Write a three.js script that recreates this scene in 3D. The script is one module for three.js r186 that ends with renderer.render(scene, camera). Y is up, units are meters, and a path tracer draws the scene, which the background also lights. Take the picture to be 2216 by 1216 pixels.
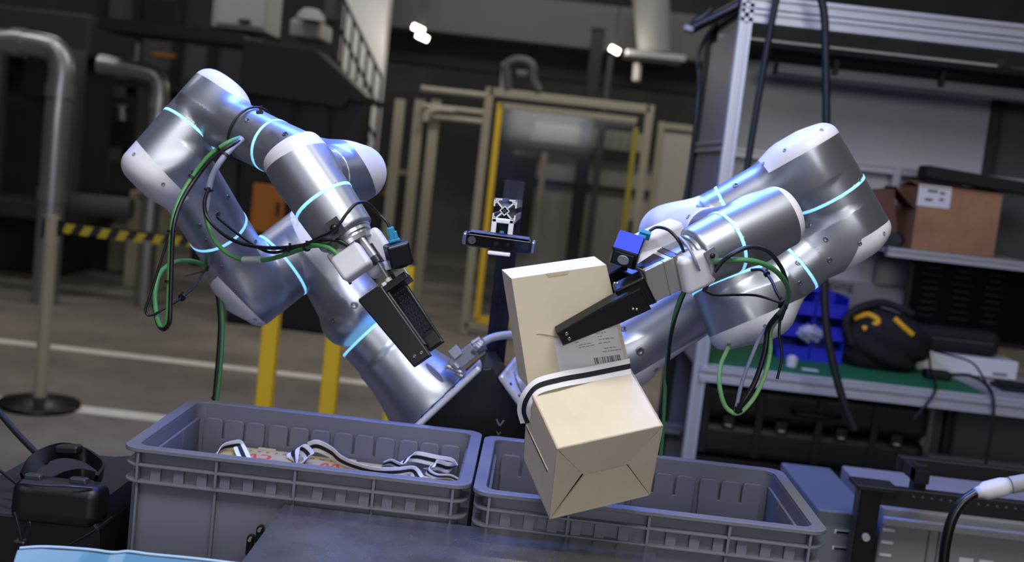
import * as THREE from 'three';
import { mergeGeometries } from 'three/addons/utils/BufferGeometryUtils.js';
import { RoundedBoxGeometry } from 'three/addons/geometries/RoundedBoxGeometry.js';
import { RectAreaLightUniformsLib } from 'three/addons/lights/RectAreaLightUniformsLib.js';

// ---------------------------------------------------------------- camera, exposure, lights
const FRAME_W = 2216, FRAME_H = 1216, FOCAL = 2495;
const scene = new THREE.Scene();
scene.background = new THREE.Color(0x000000);
const camera = new THREE.PerspectiveCamera(2 * Math.atan(FRAME_H / 2 / FOCAL) * 180 / Math.PI, FRAME_W / FRAME_H, 0.05, 80);
camera.rotation.order = 'YXZ';
camera.rotation.set(-0.1053, 0.0127, 0.1122);
camera.position.set(0.654, 1.557, 1.904);
camera.focus = 1.95;
camera.userData.fStop = 3.3;
camera.updateMatrixWorld(true);
const renderer = new THREE.WebGLRenderer();
renderer.toneMapping = THREE.LinearToneMapping;
renderer.toneMappingExposure = 1.0;
renderer.shadowMap.enabled = true;
RectAreaLightUniformsLib.init();

function areaLight(pos, aim, w, h, color, intensity) {
  const l = new THREE.RectAreaLight(color, intensity, w, h);
  l.position.set(...pos); l.lookAt(...aim); scene.add(l); l.name = 'area_light';
  return l;
}
// unseen lamps, out of view, placed to light the cell: [position, aim, width, height, colour, intensity]; their housings are built with the ceiling lamps below
const LAMPS = {
  key: [[0.75, 3.5, 1.4], [0.65, 1.1, -0.3], 1.8, 0.9, new THREE.Color(0.97, 0.96, 1.0), 13],
  left: [[-1.7, 2.9, 2.2], [0.3, 1.2, -0.2], 1.6, 1.0, new THREE.Color(0.75, 0.75, 1.0), 1.1],
  blue: [[0.35, 3.1, -1.15], [0.75, 1.3, 0.1], 1.4, 0.5, new THREE.Color(0.10, 0.22, 1.0), 44],
};
for (const k in LAMPS) areaLight(...LAMPS[k]);
// unseen hall lamps, out of view, placed to light the background and the bench
const HALL = [[-4.5, 5.6, -6], [0.5, 5.6, -6], [5.0, 5.6, -4.5], [-4.5, 5.6, -11], [1.5, 5.6, -11], [5.5, 5.6, -10], [2.6, 5.6, -0.4], [-3.2, 5.6, -2.2]];
for (const p of HALL) areaLight(p, [p[0], 0, p[2]], 1.4, 0.3, new THREE.Color(1.0, 0.96, 0.9), 22);
// unseen lamps: added fill on the far machines, then one lighting the cell front: [position, aim, width, height, colour, intensity]
const UNSEEN_LAMPS = [[[1.3, 4.6, -7.0], [1.25, 1.0, -10.2], 1.4, 0.3, new THREE.Color(1.0, 0.95, 0.86), 30], [[-2.4, 4.8, -6.0], [-2.6, 1.2, -9.8], 1.4, 0.3, new THREE.Color(1.0, 0.97, 0.92), 14], [[1.4, 2.5, 5.3], [0.7, 1.1, 0], 3.0, 1.0, new THREE.Color(0.98, 0.97, 1.0), 6]];
for (const l of UNSEEN_LAMPS) areaLight(...l);

// ---------------------------------------------------------------- pixel helpers: a pixel gives a direction, the distance is the thing's own
const V = (x, y, z) => new THREE.Vector3(x, y, z);
const EYE = camera.position.clone();
const RIGHT = V(1, 0, 0).applyQuaternion(camera.quaternion), UPV = V(0, 1, 0).applyQuaternion(camera.quaternion), BACK = V(0, 0, 1).applyQuaternion(camera.quaternion);
const at = (px, py, d) => EYE.clone().addScaledVector(RIGHT, (px - FRAME_W / 2) / FOCAL * d).addScaledVector(UPV, -(py - FRAME_H / 2) / FOCAL * d).addScaledVector(BACK, -d);
const rayTo = (px, py) => at(px, py, 1).sub(EYE);
const onY = (px, py, y) => { const r = rayTo(px, py); return EYE.clone().addScaledVector(r, (y - EYE.y) / r.y); };
const onZ = (px, py, z) => { const r = rayTo(px, py); return EYE.clone().addScaledVector(r, (z - EYE.z) / r.z); };
const imgDir = (x, y, toward = 0) => V(0, 0, 0).addScaledVector(RIGHT, x).addScaledVector(UPV, -y).addScaledVector(BACK, toward).normalize();
const lerpV = (a, b, t) => a.clone().lerp(b, t);

// ---------------------------------------------------------------- seeded noise and textures
function rng(seed) { let s = seed >>> 0; return () => { s = (s + 0x6d2b79f5) | 0; let t = Math.imul(s ^ (s >>> 15), 1 | s); t = (t + Math.imul(t ^ (t >>> 7), 61 | t)) ^ t; return ((t ^ (t >>> 14)) >>> 0) / 4294967296; }; }
function noiseField(n, seed) {          // periodic value noise, several octaves
  const out = new Float32Array(n * n); let amp = 1, tot = 0;
  for (let cells = 4, o = 0; cells <= n / 2 && o < 7; cells *= 2, o++, amp *= 0.6) {
    const r = rng(seed * 97 + o), g = new Float32Array(cells * cells).map(() => r());
    for (let y = 0; y < n; y++) for (let x = 0; x < n; x++) {
      const fx = x / n * cells, fy = y / n * cells, x0 = Math.floor(fx), y0 = Math.floor(fy), sx = fx - x0, sy = fy - y0;
      const u = sx * sx * (3 - 2 * sx), v = sy * sy * (3 - 2 * sy), X = (x0 + 1) % cells, Y = (y0 + 1) % cells;
      out[y * n + x] += amp * ((g[y0 * cells + x0] * (1 - u) + g[y0 * cells + X] * u) * (1 - v) + (g[Y * cells + x0] * (1 - u) + g[Y * cells + X] * u) * v);
    }
    tot += amp;
  }
  return out.map((x) => x / tot);
}
function dataTex(n, fn, repeat, srgb = true) {
  const d = new Uint8Array(n * n * 4);
  for (let y = 0; y < n; y++) for (let x = 0; x < n; x++) { const c = fn(x, y, y * n + x); const i = (y * n + x) * 4; d[i] = c[0]; d[i + 1] = c[1]; d[i + 2] = c[2]; d[i + 3] = 255; }
  const t = new THREE.DataTexture(d, n, n); t.wrapS = t.wrapT = THREE.RepeatWrapping; t.magFilter = THREE.LinearFilter; t.needsUpdate = true;
  if (srgb) t.colorSpace = THREE.SRGBColorSpace;
  if (repeat) t.repeat.set(repeat, repeat);
  return t;
}
const N1 = noiseField(512, 3), N2 = noiseField(512, 11);
const mottled = (r, g, b, amount, repeat, f = N1) => dataTex(512, (x, y, i) => { const k = 1 + (f[i] - 0.5) * amount + (N2[(i * 7) % N2.length] - 0.5) * amount * 0.25; return [r * k, g * k, b * k].map((q) => Math.max(0, Math.min(255, q))); }, repeat);

const MATS = new Map();
function mat(color, roughness = 0.6, metalness = 0, extra = {}) {
  const key = JSON.stringify([color, roughness, metalness, Object.keys(extra).map((k) => [k, extra[k]?.uuid ?? extra[k]])]);
  if (!MATS.has(key)) MATS.set(key, new THREE.MeshPhysicalMaterial({ color, roughness, metalness, side: THREE.DoubleSide, ...extra }));
  return MATS.get(key);
}
const glow = (color, k) => mat(0x111111, 0.5, 0, { emissive: new THREE.Color(color), emissiveIntensity: k });

// ---------------------------------------------------------------- geometry helpers
const clean = (g) => {
  g = g.index ? g.toNonIndexed() : g;
  for (const k of Object.keys(g.attributes)) if (!['position', 'normal', 'uv'].includes(k)) g.deleteAttribute(k);
  if (!g.attributes.uv) g.setAttribute('uv', new THREE.BufferAttribute(new Float32Array(g.attributes.position.count * 2), 2));
  g.clearGroups?.(); return g;
};
const join = (list) => mergeGeometries(list.map(clean));
function metreUV(g) {                    // uv in metres, by the way each face points
  g = clean(g); const p = g.attributes.position, n = g.attributes.normal, uv = g.attributes.uv;
  for (let i = 0; i < p.count; i += 3) {
    const nx = Math.abs(n.getX(i)), ny = Math.abs(n.getY(i)), nz = Math.abs(n.getZ(i));
    for (let k = i; k < i + 3; k++) { const x = p.getX(k), y = p.getY(k), z = p.getZ(k); if (ny >= nx && ny >= nz) uv.setXY(k, x, z); else if (nx >= nz) uv.setXY(k, z, y); else uv.setXY(k, x, y); }
  }
  return g;
}
function box(w, h, d, x = 0, y = 0, z = 0, r = 0) {
  const g = r ? new RoundedBoxGeometry(w, h, d, 2, Math.min(r, w / 2.01, h / 2.01, d / 2.01)) : new THREE.BoxGeometry(w, h, d);
  g.translate(x, y, z); return metreUV(g);
}
function obox(c, ax, ay, az, w, h, d, r = 0) {      // box with its own axes
  if (ax.clone().cross(ay).dot(az) < 0) az = az.clone().negate();
  const g = r ? new RoundedBoxGeometry(w, h, d, 3, Math.min(r, w / 2.01, h / 2.01, d / 2.01)) : new THREE.BoxGeometry(w, h, d);
  const m = new THREE.Matrix4().makeBasis(ax, ay, az).setPosition(c);
  return clean(metreUV(g).applyMatrix4(m));
}
function cyl(a, b, r1, r2 = r1, seg = 24, open = false) {
  const d = b.clone().sub(a), g = new THREE.CylinderGeometry(r2, r1, d.length(), seg, 1, open);
  g.applyMatrix4(new THREE.Matrix4().compose(lerpV(a, b, 0.5), new THREE.Quaternion().setFromUnitVectors(V(0, 1, 0), d.normalize()), V(1, 1, 1)));
  return clean(g);
}
function turned(a, dir, profile, seg = 24) {        // lathe profile [[radius, along]] about an axis
  const g = new THREE.LatheGeometry(profile.map((p) => new THREE.Vector2(p[0], p[1])), seg);
  g.applyMatrix4(new THREE.Matrix4().compose(a, new THREE.Quaternion().setFromUnitVectors(V(0, 1, 0), dir.clone().normalize()), V(1, 1, 1)));
  return clean(g);
}
function tube(points, r, seg = 0, rad = 8) {
  return clean(new THREE.TubeGeometry(new THREE.CatmullRomCurve3(points, false, 'centripetal'), seg || points.length * 10, r, rad));
}
function prism(outline, depth, bevel = 0) {         // outline in x,y extruded along z, centred on z
  const s = new THREE.Shape(outline.map((p) => new THREE.Vector2(p[0], p[1])));
  const g = new THREE.ExtrudeGeometry(s, { depth: depth - 2 * bevel, bevelEnabled: bevel > 0, bevelSize: bevel, bevelThickness: bevel, bevelSegments: 2, steps: 1 });
  g.translate(0, 0, -depth / 2 + bevel); return metreUV(g);
}
function place(g, o, ax, ay, az) { return g.applyMatrix4(new THREE.Matrix4().makeBasis(ax, ay, az).setPosition(o)); }
function quad(a, b, c, d) {                         // two-triangle sheet a b c d, uv 0..1
  const g = new THREE.BufferGeometry();
  g.setAttribute('position', new THREE.Float32BufferAttribute([a, b, c, a, c, d].flatMap((p) => [p.x, p.y, p.z]), 3));
  g.setAttribute('uv', new THREE.Float32BufferAttribute([0, 0, 1, 0, 1, 1, 0, 0, 1, 1, 0, 1], 2));
  g.computeVertexNormals(); return g;
}

// ---------------------------------------------------------------- objects
const taken = new Map();
function numbered(name) { const n = taken.get(name) ?? 0; taken.set(name, n + 1); return n ? name + '_' + String(n).padStart(3, '0') : name; }
const BASE = new WeakMap();
function thing(name, label, category, base = V(0, 0, 0), group) {
  const o = new THREE.Group(); o.name = numbered(name); o.position.copy(base); BASE.set(o, base.clone());
  o.userData = { label, category }; if (group) o.userData.group = group;
  scene.add(o); return o;
}
function part(name, g, m, parent, label) {          // g in world coordinates of the parent's rest place
  const b = BASE.get(parent); g = Array.isArray(g) ? join(g) : g;
  if (b && b.lengthSq()) g = g.clone().translate(-b.x, -b.y, -b.z);
  const o = new THREE.Mesh(g, m); o.name = name; o.castShadow = o.receiveShadow = true; parent.add(o);
  if (b) BASE.set(o, b); if (label) o.userData.label = label;
  return o;
}
function single(name, g, m, label, category, group) {
  const o = new THREE.Mesh(Array.isArray(g) ? join(g) : g, m); o.name = numbered(name); o.castShadow = o.receiveShadow = true;
  o.userData = { label, category }; if (group) o.userData.group = group;
  scene.add(o); return o;
}
function struct(name, g, m, label) {
  const o = new THREE.Mesh(Array.isArray(g) ? join(g) : g, m); o.name = name; o.castShadow = o.receiveShadow = true;
  o.userData = { kind: 'structure', label, category: name.split('_')[0] };
  scene.add(o); return o;
}
const caster = new THREE.Raycaster();
function hit(px, py, root) {                        // where the sight line through a pixel meets a built thing
  scene.updateMatrixWorld(true); caster.set(EYE, rayTo(px, py).normalize());
  const h = caster.intersectObject(root, true)[0];
  if (!h) return null;
  const n = h.face.normal.clone().transformDirection(h.object.matrixWorld);
  if (n.dot(caster.ray.direction) > 0) n.negate();
  return { p: h.point, n, o: h.object };
}

// ---------------------------------------------------------------- smooth solids: signed distance fields meshed with surface nets
function sdCyl(c) {                                  // {a,b,r,r2,round}
  const ax = c.b.clone().sub(c.a), h = ax.length(); ax.normalize();
  const { x: axx, y: axy, z: axz } = ax, { x, y, z } = c.a, r2 = c.r2 ?? c.r, ra = c.roundA ?? c.round ?? 0.002, rb = c.round ?? 0.002;
  return (px, py, pz) => {
    const qx = px - x, qy = py - y, qz = pz - z, t = qx * axx + qy * axy + qz * axz;
    const ex = qx - axx * t, ey = qy - axy * t, ez = qz - axz * t, rad = Math.sqrt(ex * ex + ey * ey + ez * ez);
    const u = Math.max(0, Math.min(1, t / h)), rr = c.r + (r2 - c.r) * (c.ease ? u * u * (3 - 2 * u) : u);
    const rd = t < h / 2 ? ra : rb, dx = rad - rr + rd, dy = Math.abs(t - h / 2) - h / 2 + rd;
    return Math.min(Math.max(dx, dy), 0) + Math.hypot(Math.max(dx, 0), Math.max(dy, 0)) - rd;
  };
}
function solid(prims, k, cell = 0.004, planes = []) {
  const fs = prims.map(sdCyl), lo = V(1e9, 1e9, 1e9), hi = V(-1e9, -1e9, -1e9);
  for (const p of prims) for (const q of [p.a, p.b]) { const r = Math.max(p.r, p.r2 ?? 0) + 0.02; lo.min(q.clone().addScalar(-r)); hi.max(q.clone().addScalar(r)); }
  const pl = planes.map(([p, n]) => [n.x, n.y, n.z, n.dot(p)]), k0 = k;
  const f = (x, y, z) => { let d = fs[0](x, y, z), k = k0; for (const q of pl) k = Math.min(k, k0 * Math.abs(x * q[0] + y * q[1] + z * q[2] - q[3]) / 0.04 + 0.0015); for (let i = 1; i < fs.length; i++) { const e = fs[i](x, y, z), h = Math.max(k - Math.abs(d - e), 0) / k; d = Math.min(d, e) - h * h * k * 0.25; } return d; };
  const nx = Math.ceil((hi.x - lo.x) / cell) + 1, ny = Math.ceil((hi.y - lo.y) / cell) + 1, nz = Math.ceil((hi.z - lo.z) / cell) + 1;
  const F = new Float32Array(nx * ny * nz), I = (i, j, l) => (l * ny + j) * nx + i;
  const Q = 5;
  for (let L = 0; L < nz; L += Q) for (let J = 0; J < ny; J += Q) for (let K = 0; K < nx; K += Q) {      // blocks far from the surface are filled at once
    const c = f(lo.x + (K + Q / 2) * cell, lo.y + (J + Q / 2) * cell, lo.z + (L + Q / 2) * cell), far = Math.abs(c) > Q * cell * 1.3 + 0.004;
    for (let l = L; l < Math.min(nz, L + Q); l++) for (let j = J; j < Math.min(ny, J + Q); j++) for (let i = K; i < Math.min(nx, K + Q); i++) F[I(i, j, l)] = far ? c : f(lo.x + i * cell, lo.y + j * cell, lo.z + l * cell);
  }
  const id = new Int32Array(nx * ny * nz).fill(-1), pos = [], nor = [], index = [], e = 0.0008;
  const corners = [0, 1, nx, nx + 1, nx * ny, nx * ny + 1, nx * ny + nx, nx * ny + nx + 1];
  for (let l = 0; l < nz - 1; l++) for (let j = 0; j < ny - 1; j++) for (let i = 0; i < nx - 1; i++) {
    const b = I(i, j, l); let m = 0; for (let c = 0; c < 8; c++) if (F[b + corners[c]] < 0) m++;
    if (m === 0 || m === 8) continue;
    let x = lo.x + (i + 0.5) * cell, y = lo.y + (j + 0.5) * cell, z = lo.z + (l + 0.5) * cell, gx, gy, gz;
    for (let it = 0; it < 4; it++) {
      const d = f(x, y, z); gx = f(x + e, y, z) - f(x - e, y, z); gy = f(x, y + e, z) - f(x, y - e, z); gz = f(x, y, z + e) - f(x, y, z - e);
      const g = Math.hypot(gx, gy, gz) || 1; gx /= g; gy /= g; gz /= g; if (it < 3) { x -= gx * d; y -= gy * d; z -= gz * d; }
    }
    id[b] = pos.length / 3; pos.push(x, y, z); nor.push(gx, gy, gz);
  }
  const face = (a, b, c, d, flip) => { if (a < 0 || b < 0 || c < 0 || d < 0) return; if (flip) index.push(a, c, b, a, d, c); else index.push(a, b, c, a, c, d); };
  for (let l = 1; l < nz - 1; l++) for (let j = 1; j < ny - 1; j++) for (let i = 1; i < nx - 1; i++) {
    const b = I(i, j, l), s = F[b] < 0;
    if (s !== F[b + 1] < 0) face(id[b], id[b - nx], id[b - nx - nx * ny], id[b - nx * ny], !s);
    if (s !== F[b + nx] < 0) face(id[b], id[b - nx * ny], id[b - 1 - nx * ny], id[b - 1], !s);
    if (s !== F[b + nx * ny] < 0) face(id[b], id[b - 1], id[b - 1 - nx], id[b - nx], !s);
  }
  const g = new THREE.BufferGeometry();
  g.setAttribute('position', new THREE.Float32BufferAttribute(pos, 3)); g.setAttribute('normal', new THREE.Float32BufferAttribute(nor, 3)); g.setIndex(index);
  return clean(g);
}
function split(g, p, n) {                            // [behind the plane, in front of the plane]
  const P = g.attributes.position.array, Q = g.attributes.normal.array, out = [[[], []], [[], []]], c = n.dot(p);
  const dist = (i) => P[i * 3] * n.x + P[i * 3 + 1] * n.y + P[i * 3 + 2] * n.z - c;
  for (let t = 0; t < P.length / 3; t += 3) {
    const ds = [dist(t), dist(t + 1), dist(t + 2)];
    for (const side of [0, 1]) {
      const s = side ? 1 : -1, poly = [];
      for (let k = 0; k < 3; k++) {
        const i = t + k, j = t + (k + 1) % 3, a = ds[k] * s, b = ds[(k + 1) % 3] * s;
        const v = (q) => [P[q * 3], P[q * 3 + 1], P[q * 3 + 2], Q[q * 3], Q[q * 3 + 1], Q[q * 3 + 2]];
        if (a >= 0) poly.push(v(i));
        if (a * b < 0) { const u = a / (a - b), A = v(i), B = v(j); poly.push(A.map((x, q) => x + (B[q] - x) * u)); }
      }
      for (let k = 1; k + 1 < poly.length; k++) for (const v of [poly[0], poly[k], poly[k + 1]]) { out[side][0].push(v[0], v[1], v[2]); out[side][1].push(v[3], v[4], v[5]); }
    }
  }
  return out.map(([a, b]) => { const r = new THREE.BufferGeometry(); r.setAttribute('position', new THREE.Float32BufferAttribute(a, 3)); r.setAttribute('normal', new THREE.Float32BufferAttribute(b, 3)); return clean(r); });
}

// ================================================================ THE HALL
const floorMap = mottled(126, 119, 112, 0.5, 0.35), wallMap = mottled(88, 90, 92, 0.35, 0.3, N2);
const M = {
  floor: mat(0xffffff, 0.75, 0, { map: floorMap, bumpMap: floorMap, bumpScale: 0.0015 }), wall: mat(0xffffff, 0.9, 0, { map: wallMap }), paint: mat(0xffffff, 0.7, 0, { map: mottled(226, 223, 216, 0.2, 1.5) }),
  alu: mat(0xb2b4bb, 0.38, 0.45), aluDull: mat(0x85868a, 0.5, 0.5), steel: mat(0x9da0a6, 0.3, 0.65), black: mat(0x0b0b0d, 0.5), blackSatin: mat(0x08080b, 0.32), blackMatte: mat(0x101012, 0.8), rubber: mat(0x0a0a0b, 0.6),
  beige: mat(0x7c7868, 0.6), tan: mat(0xa09b86, 0.55), yellow: mat(0xe6bd1e, 0.5), orange: mat(0xa8651a, 0.55), navy: mat(0x0b0e18, 0.5), dark: mat(0x1a1b1d, 0.7), mid: mat(0x4a4b4d, 0.6), light: mat(0x9a9a9a, 0.6), white: mat(0xc9c9cc, 0.5),
  pane: mat(0xe6e8ea, 0.08, 0, { transmission: 1, thickness: 0, ior: 1.3 }), duct: mat(0xa2a3a5, 0.35, 0.75), pc: mat(0x9fa1a6, 0.45, 0.2),
};
const floor = struct('floor', metreUV(new THREE.BoxGeometry(20, 0.2, 24).translate(0, -0.1, -6)), M.floor, 'worn grey brown concrete hall floor with white lane lines');
for (const [z, w, x0, x1] of [[-5.49, 0.13, -7, 4], [-4.0, 0.14, -7, 1.6]]) { const l = part('lane_line', box(x1 - x0, 0.004, w, (x0 + x1) / 2, 0.0015, z), M.paint, floor, 'white painted lane line'); l.userData.kind = undefined; delete l.userData.kind; }
struct('wall_back', box(20, 6.4, 0.2, 0, 3.2, -16.1), M.wall, 'dim grey hall wall behind the machines');
struct('wall_left', box(0.2, 6.4, 24, -8.1, 3.2, -6), M.wall, 'dim grey hall side wall beyond the pipes');
struct('wall_right', box(0.2, 6.4, 24, 8.1, 3.2, -6), M.wall, 'dim grey hall side wall beyond the workbench');
struct('wall_front', box(20, 6.4, 0.2, 0, 3.2, 5.9), M.wall, 'dim grey hall wall facing the robot cell');
struct('ceiling', box(20, 0.2, 24, 0, 6.5, -6), M.wall, 'dim grey hall ceiling');
// fittings for the unseen lamps set at the top, all out of view
function lampFitting(name, label, spec, group, glowK) {
  const [p, aim, w, h, color] = spec, P = V(...p), n = V(...aim).sub(P).normalize(), x = V(1, 0, 0).addScaledVector(n, -n.x).normalize(), y = n.clone().cross(x);
  const t = thing(name, label, 'lamp', P, group);
  part('housing', obox(P.clone().addScaledVector(n, -0.045), x, y, n, w + 0.06, h + 0.06, 0.05, 0.01), M.aluDull, t);
  part('diffuser', obox(P.clone().addScaledVector(n, -0.014), x, y, n, w, h, 0.01), glow(color, glowK), t, 'glowing diffuser of an unseen lamp');
  for (const s of [-1, 1]) { const q = P.clone().addScaledVector(n, -0.07).addScaledVector(x, s * w * 0.4); part('hanger', cyl(q, V(q.x, 6.4, q.z), 0.006, 0.006, 6), M.blackMatte, t); }
}
lampFitting('unseen_cell_lamp', 'unseen white panel lamp out of view, lighting the arms and crates from above', LAMPS.key, undefined, 2);
lampFitting('unseen_cell_lamp', 'unseen pale panel lamp out of view, lighting the left side of the robot cell', LAMPS.left, undefined, 2);
lampFitting('unseen_cell_lamp', 'unseen blue panel lamp out of view, lighting the arms and crates blue from behind', LAMPS.blue, undefined, 2);
const HALL_OVER = ['the barrier post', 'the yellow guard posts', 'the back of the workbench', 'the steel frame machine', 'the beige machine', 'the far right corner', 'the front of the workbench', 'the headset'];
HALL.forEach((p, i) => lampFitting('unseen_hall_lamp', 'unseen long white hall lamp hung high over ' + HALL_OVER[i], [p, [p[0], 0, p[2]], 1.4, 0.3, new THREE.Color(1, 0.96, 0.9)], 'unseen hall lamps below the ceiling', 2));

lampFitting('unseen_lamp', 'added white fill lamp out of view over the safety door', UNSEEN_LAMPS[0], undefined, 2);
lampFitting('unseen_lamp', 'added white fill lamp out of view over the silver pipes', UNSEEN_LAMPS[1], undefined, 2);
lampFitting('unseen_lamp', 'unseen wide white lamp panel out of view, lighting the cell from the front', UNSEEN_LAMPS[2], undefined, 2);

// axis-aligned block whose front is seen at a pixel rectangle, at a given depth
function zone(px, py, w, h, d, thick, r = 0) { const c = at(px, py, d), k = d / FOCAL; return box(w * k, h * k, thick, c.x, c.y, c.z - thick / 2, r); }
const footY = (g) => { g.computeBoundingBox(); return g.boundingBox; };
function toFloor(px, py, w, d, thick, r = 0) {       // block standing on the floor with its top at a pixel
  const c = at(px, py, d), k = d / FOCAL; return box(w * k, c.y, thick, c.x, c.y / 2, c.z - thick / 2, r);
}

// ---------------------------------------------------------------- barrier post and hazard tape
{
  const b = onY(85, 880, 0), top = onZ(120, 470, b.z).y, t = thing('barrier_post', 'cream retractable belt barrier post on a round black base', 'barrier post', V(b.x, 0, b.z));
  part('base', turned(V(b.x, 0, b.z), V(0, 1, 0), [[0, 0], [0.2, 0], [0.205, 0.012], [0.2, 0.03], [0.1, 0.045], [0.04, 0.055], [0, 0.055]], 40), M.blackSatin, t);
  part('pole', cyl(V(b.x, 0.05, b.z), V(b.x, top - 0.12, b.z), 0.034, 0.034, 24), mat(0x9d9781, 0.5), t);
  part('belt_cassette', [cyl(V(b.x, top - 0.14, b.z), V(b.x, top, b.z), 0.038, 0.038, 24), cyl(V(b.x, top, b.z), V(b.x, top + 0.008, b.z), 0.03, 0.03, 24)], mat(0xa09a86, 0.5), t);
  part('belt_slot', box(0.012, 0.1, 0.03, b.x - 0.03, top - 0.06, b.z + 0.024), M.black, t); part('belt_clip', box(0.03, 0.08, 0.03, b.x + 0.045, top - 0.05, b.z), M.black, t);
  // belt
  const a0 = V(b.x + 0.05, top - 0.05, b.z), a1 = onZ(480, 527, b.z - 0.1), n = 24, hz = 0.05, tt = thing('hazard_belt', 'black and yellow diagonal striped barrier belt stretched from the cream post', 'belt', a0);
  const P = (u, v) => lerpV(a0, a1, u).add(V(0, v * hz / 2 - 0.03 * Math.sin(Math.PI * u) * 0.4, 0));
  const strip = (u0, u1, sk, zo) => { const g = []; for (const dz of [zo, -zo]) g.push(quad(P(u0, -1).add(V(0, 0, dz)), P(u1, -1).add(V(0, 0, dz)), P(u1 + sk, 1).add(V(0, 0, dz)), P(u0 + sk, 1).add(V(0, 0, dz)))); return g; };
  part('webbing', strip(0, 1, 0, 0.0008), M.black, tt);
  const nst = 9; for (let i = 0; i < nst; i++) { const u = i / nst; part('yellow_stripe', strip(u, u + 0.5 / nst, 0.03, 0.0014), mat(0xb3a01c, 0.6), tt); }
}
// ---------------------------------------------------------------- yellow guard posts
for (const [px, py, label] of [[588, 700, 'slim yellow guard post behind the bent left arm'], [733, 640, 'slim yellow guard post showing under the left gripper arm'], [882, 566, 'slim yellow guard post topped near the small black camera cube']]) {
  const q = at(px, py, 5), top = at(882, 566, 5).y, t = thing('guard_post', label, 'post', V(q.x, 0, q.z));
  part('tube', box(0.07, top - 0.02, 0.07, q.x, (top - 0.02) / 2 + 0.01, q.z, 0.008), M.yellow, t);
  part('foot_plate', box(0.16, 0.012, 0.16, q.x, 0.006, q.z), M.yellow, t);
  part('top_cap', box(0.074, 0.015, 0.074, q.x, top - 0.005, q.z, 0.005), M.black, t);
}
// ---------------------------------------------------------------- insulated pipes on the left
function pipe(label, pts, r, m, jackets) {
  const P = pts.map(([x, y, d]) => at(x, y, d)), last = P[P.length - 1], t = thing('insulated_pipe', label, 'pipe', V(last.x, 0, last.z));
  P.push(V(last.x, 0.3, last.z), V(last.x, 0, last.z));
  const curve = new THREE.CurvePath(); const rr = r * 2.2; let prev = P[0];
  for (let i = 1; i < P.length - 1; i++) { const a = P[i].clone().add(P[i - 1].clone().sub(P[i]).setLength(Math.min(rr, P[i].distanceTo(P[i - 1]) * 0.45))), b = P[i].clone().add(P[i + 1].clone().sub(P[i]).setLength(Math.min(rr, P[i].distanceTo(P[i + 1]) * 0.45))); curve.add(new THREE.LineCurve3(prev, a)); curve.add(new THREE.QuadraticBezierCurve3(a, P[i], b)); prev = b; }
  curve.add(new THREE.LineCurve3(prev, P[P.length - 1]));
  part('pipe_run', clean(new THREE.TubeGeometry(curve, 90, r, 18)), m, t);
  for (const u of jackets) { const p = curve.getPointAt(u), d = curve.getTangentAt(u); part('pipe_band', cyl(p.clone().addScaledVector(d, -0.05), p.clone().addScaledVector(d, 0.05), r * 1.12, r * 1.12, 18), M.duct, t); }
}
pipe('thick silver insulated pipe with an elbow beside the dark press', [[-120, 85, 9], [60, 92, 9], [140, 110, 9], [125, 240, 9]], 0.1, M.duct, [0.1, 0.2, 0.42, 0.7]);
pipe('thinner silver insulated pipe with a shiny elbow between dark machines', [[215, 140, 9.5], [300, 152, 9.5], [350, 168, 9.5], [338, 300, 9.5]], 0.075, M.duct, [0.02, 0.09, 0.3, 0.6]);
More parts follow.
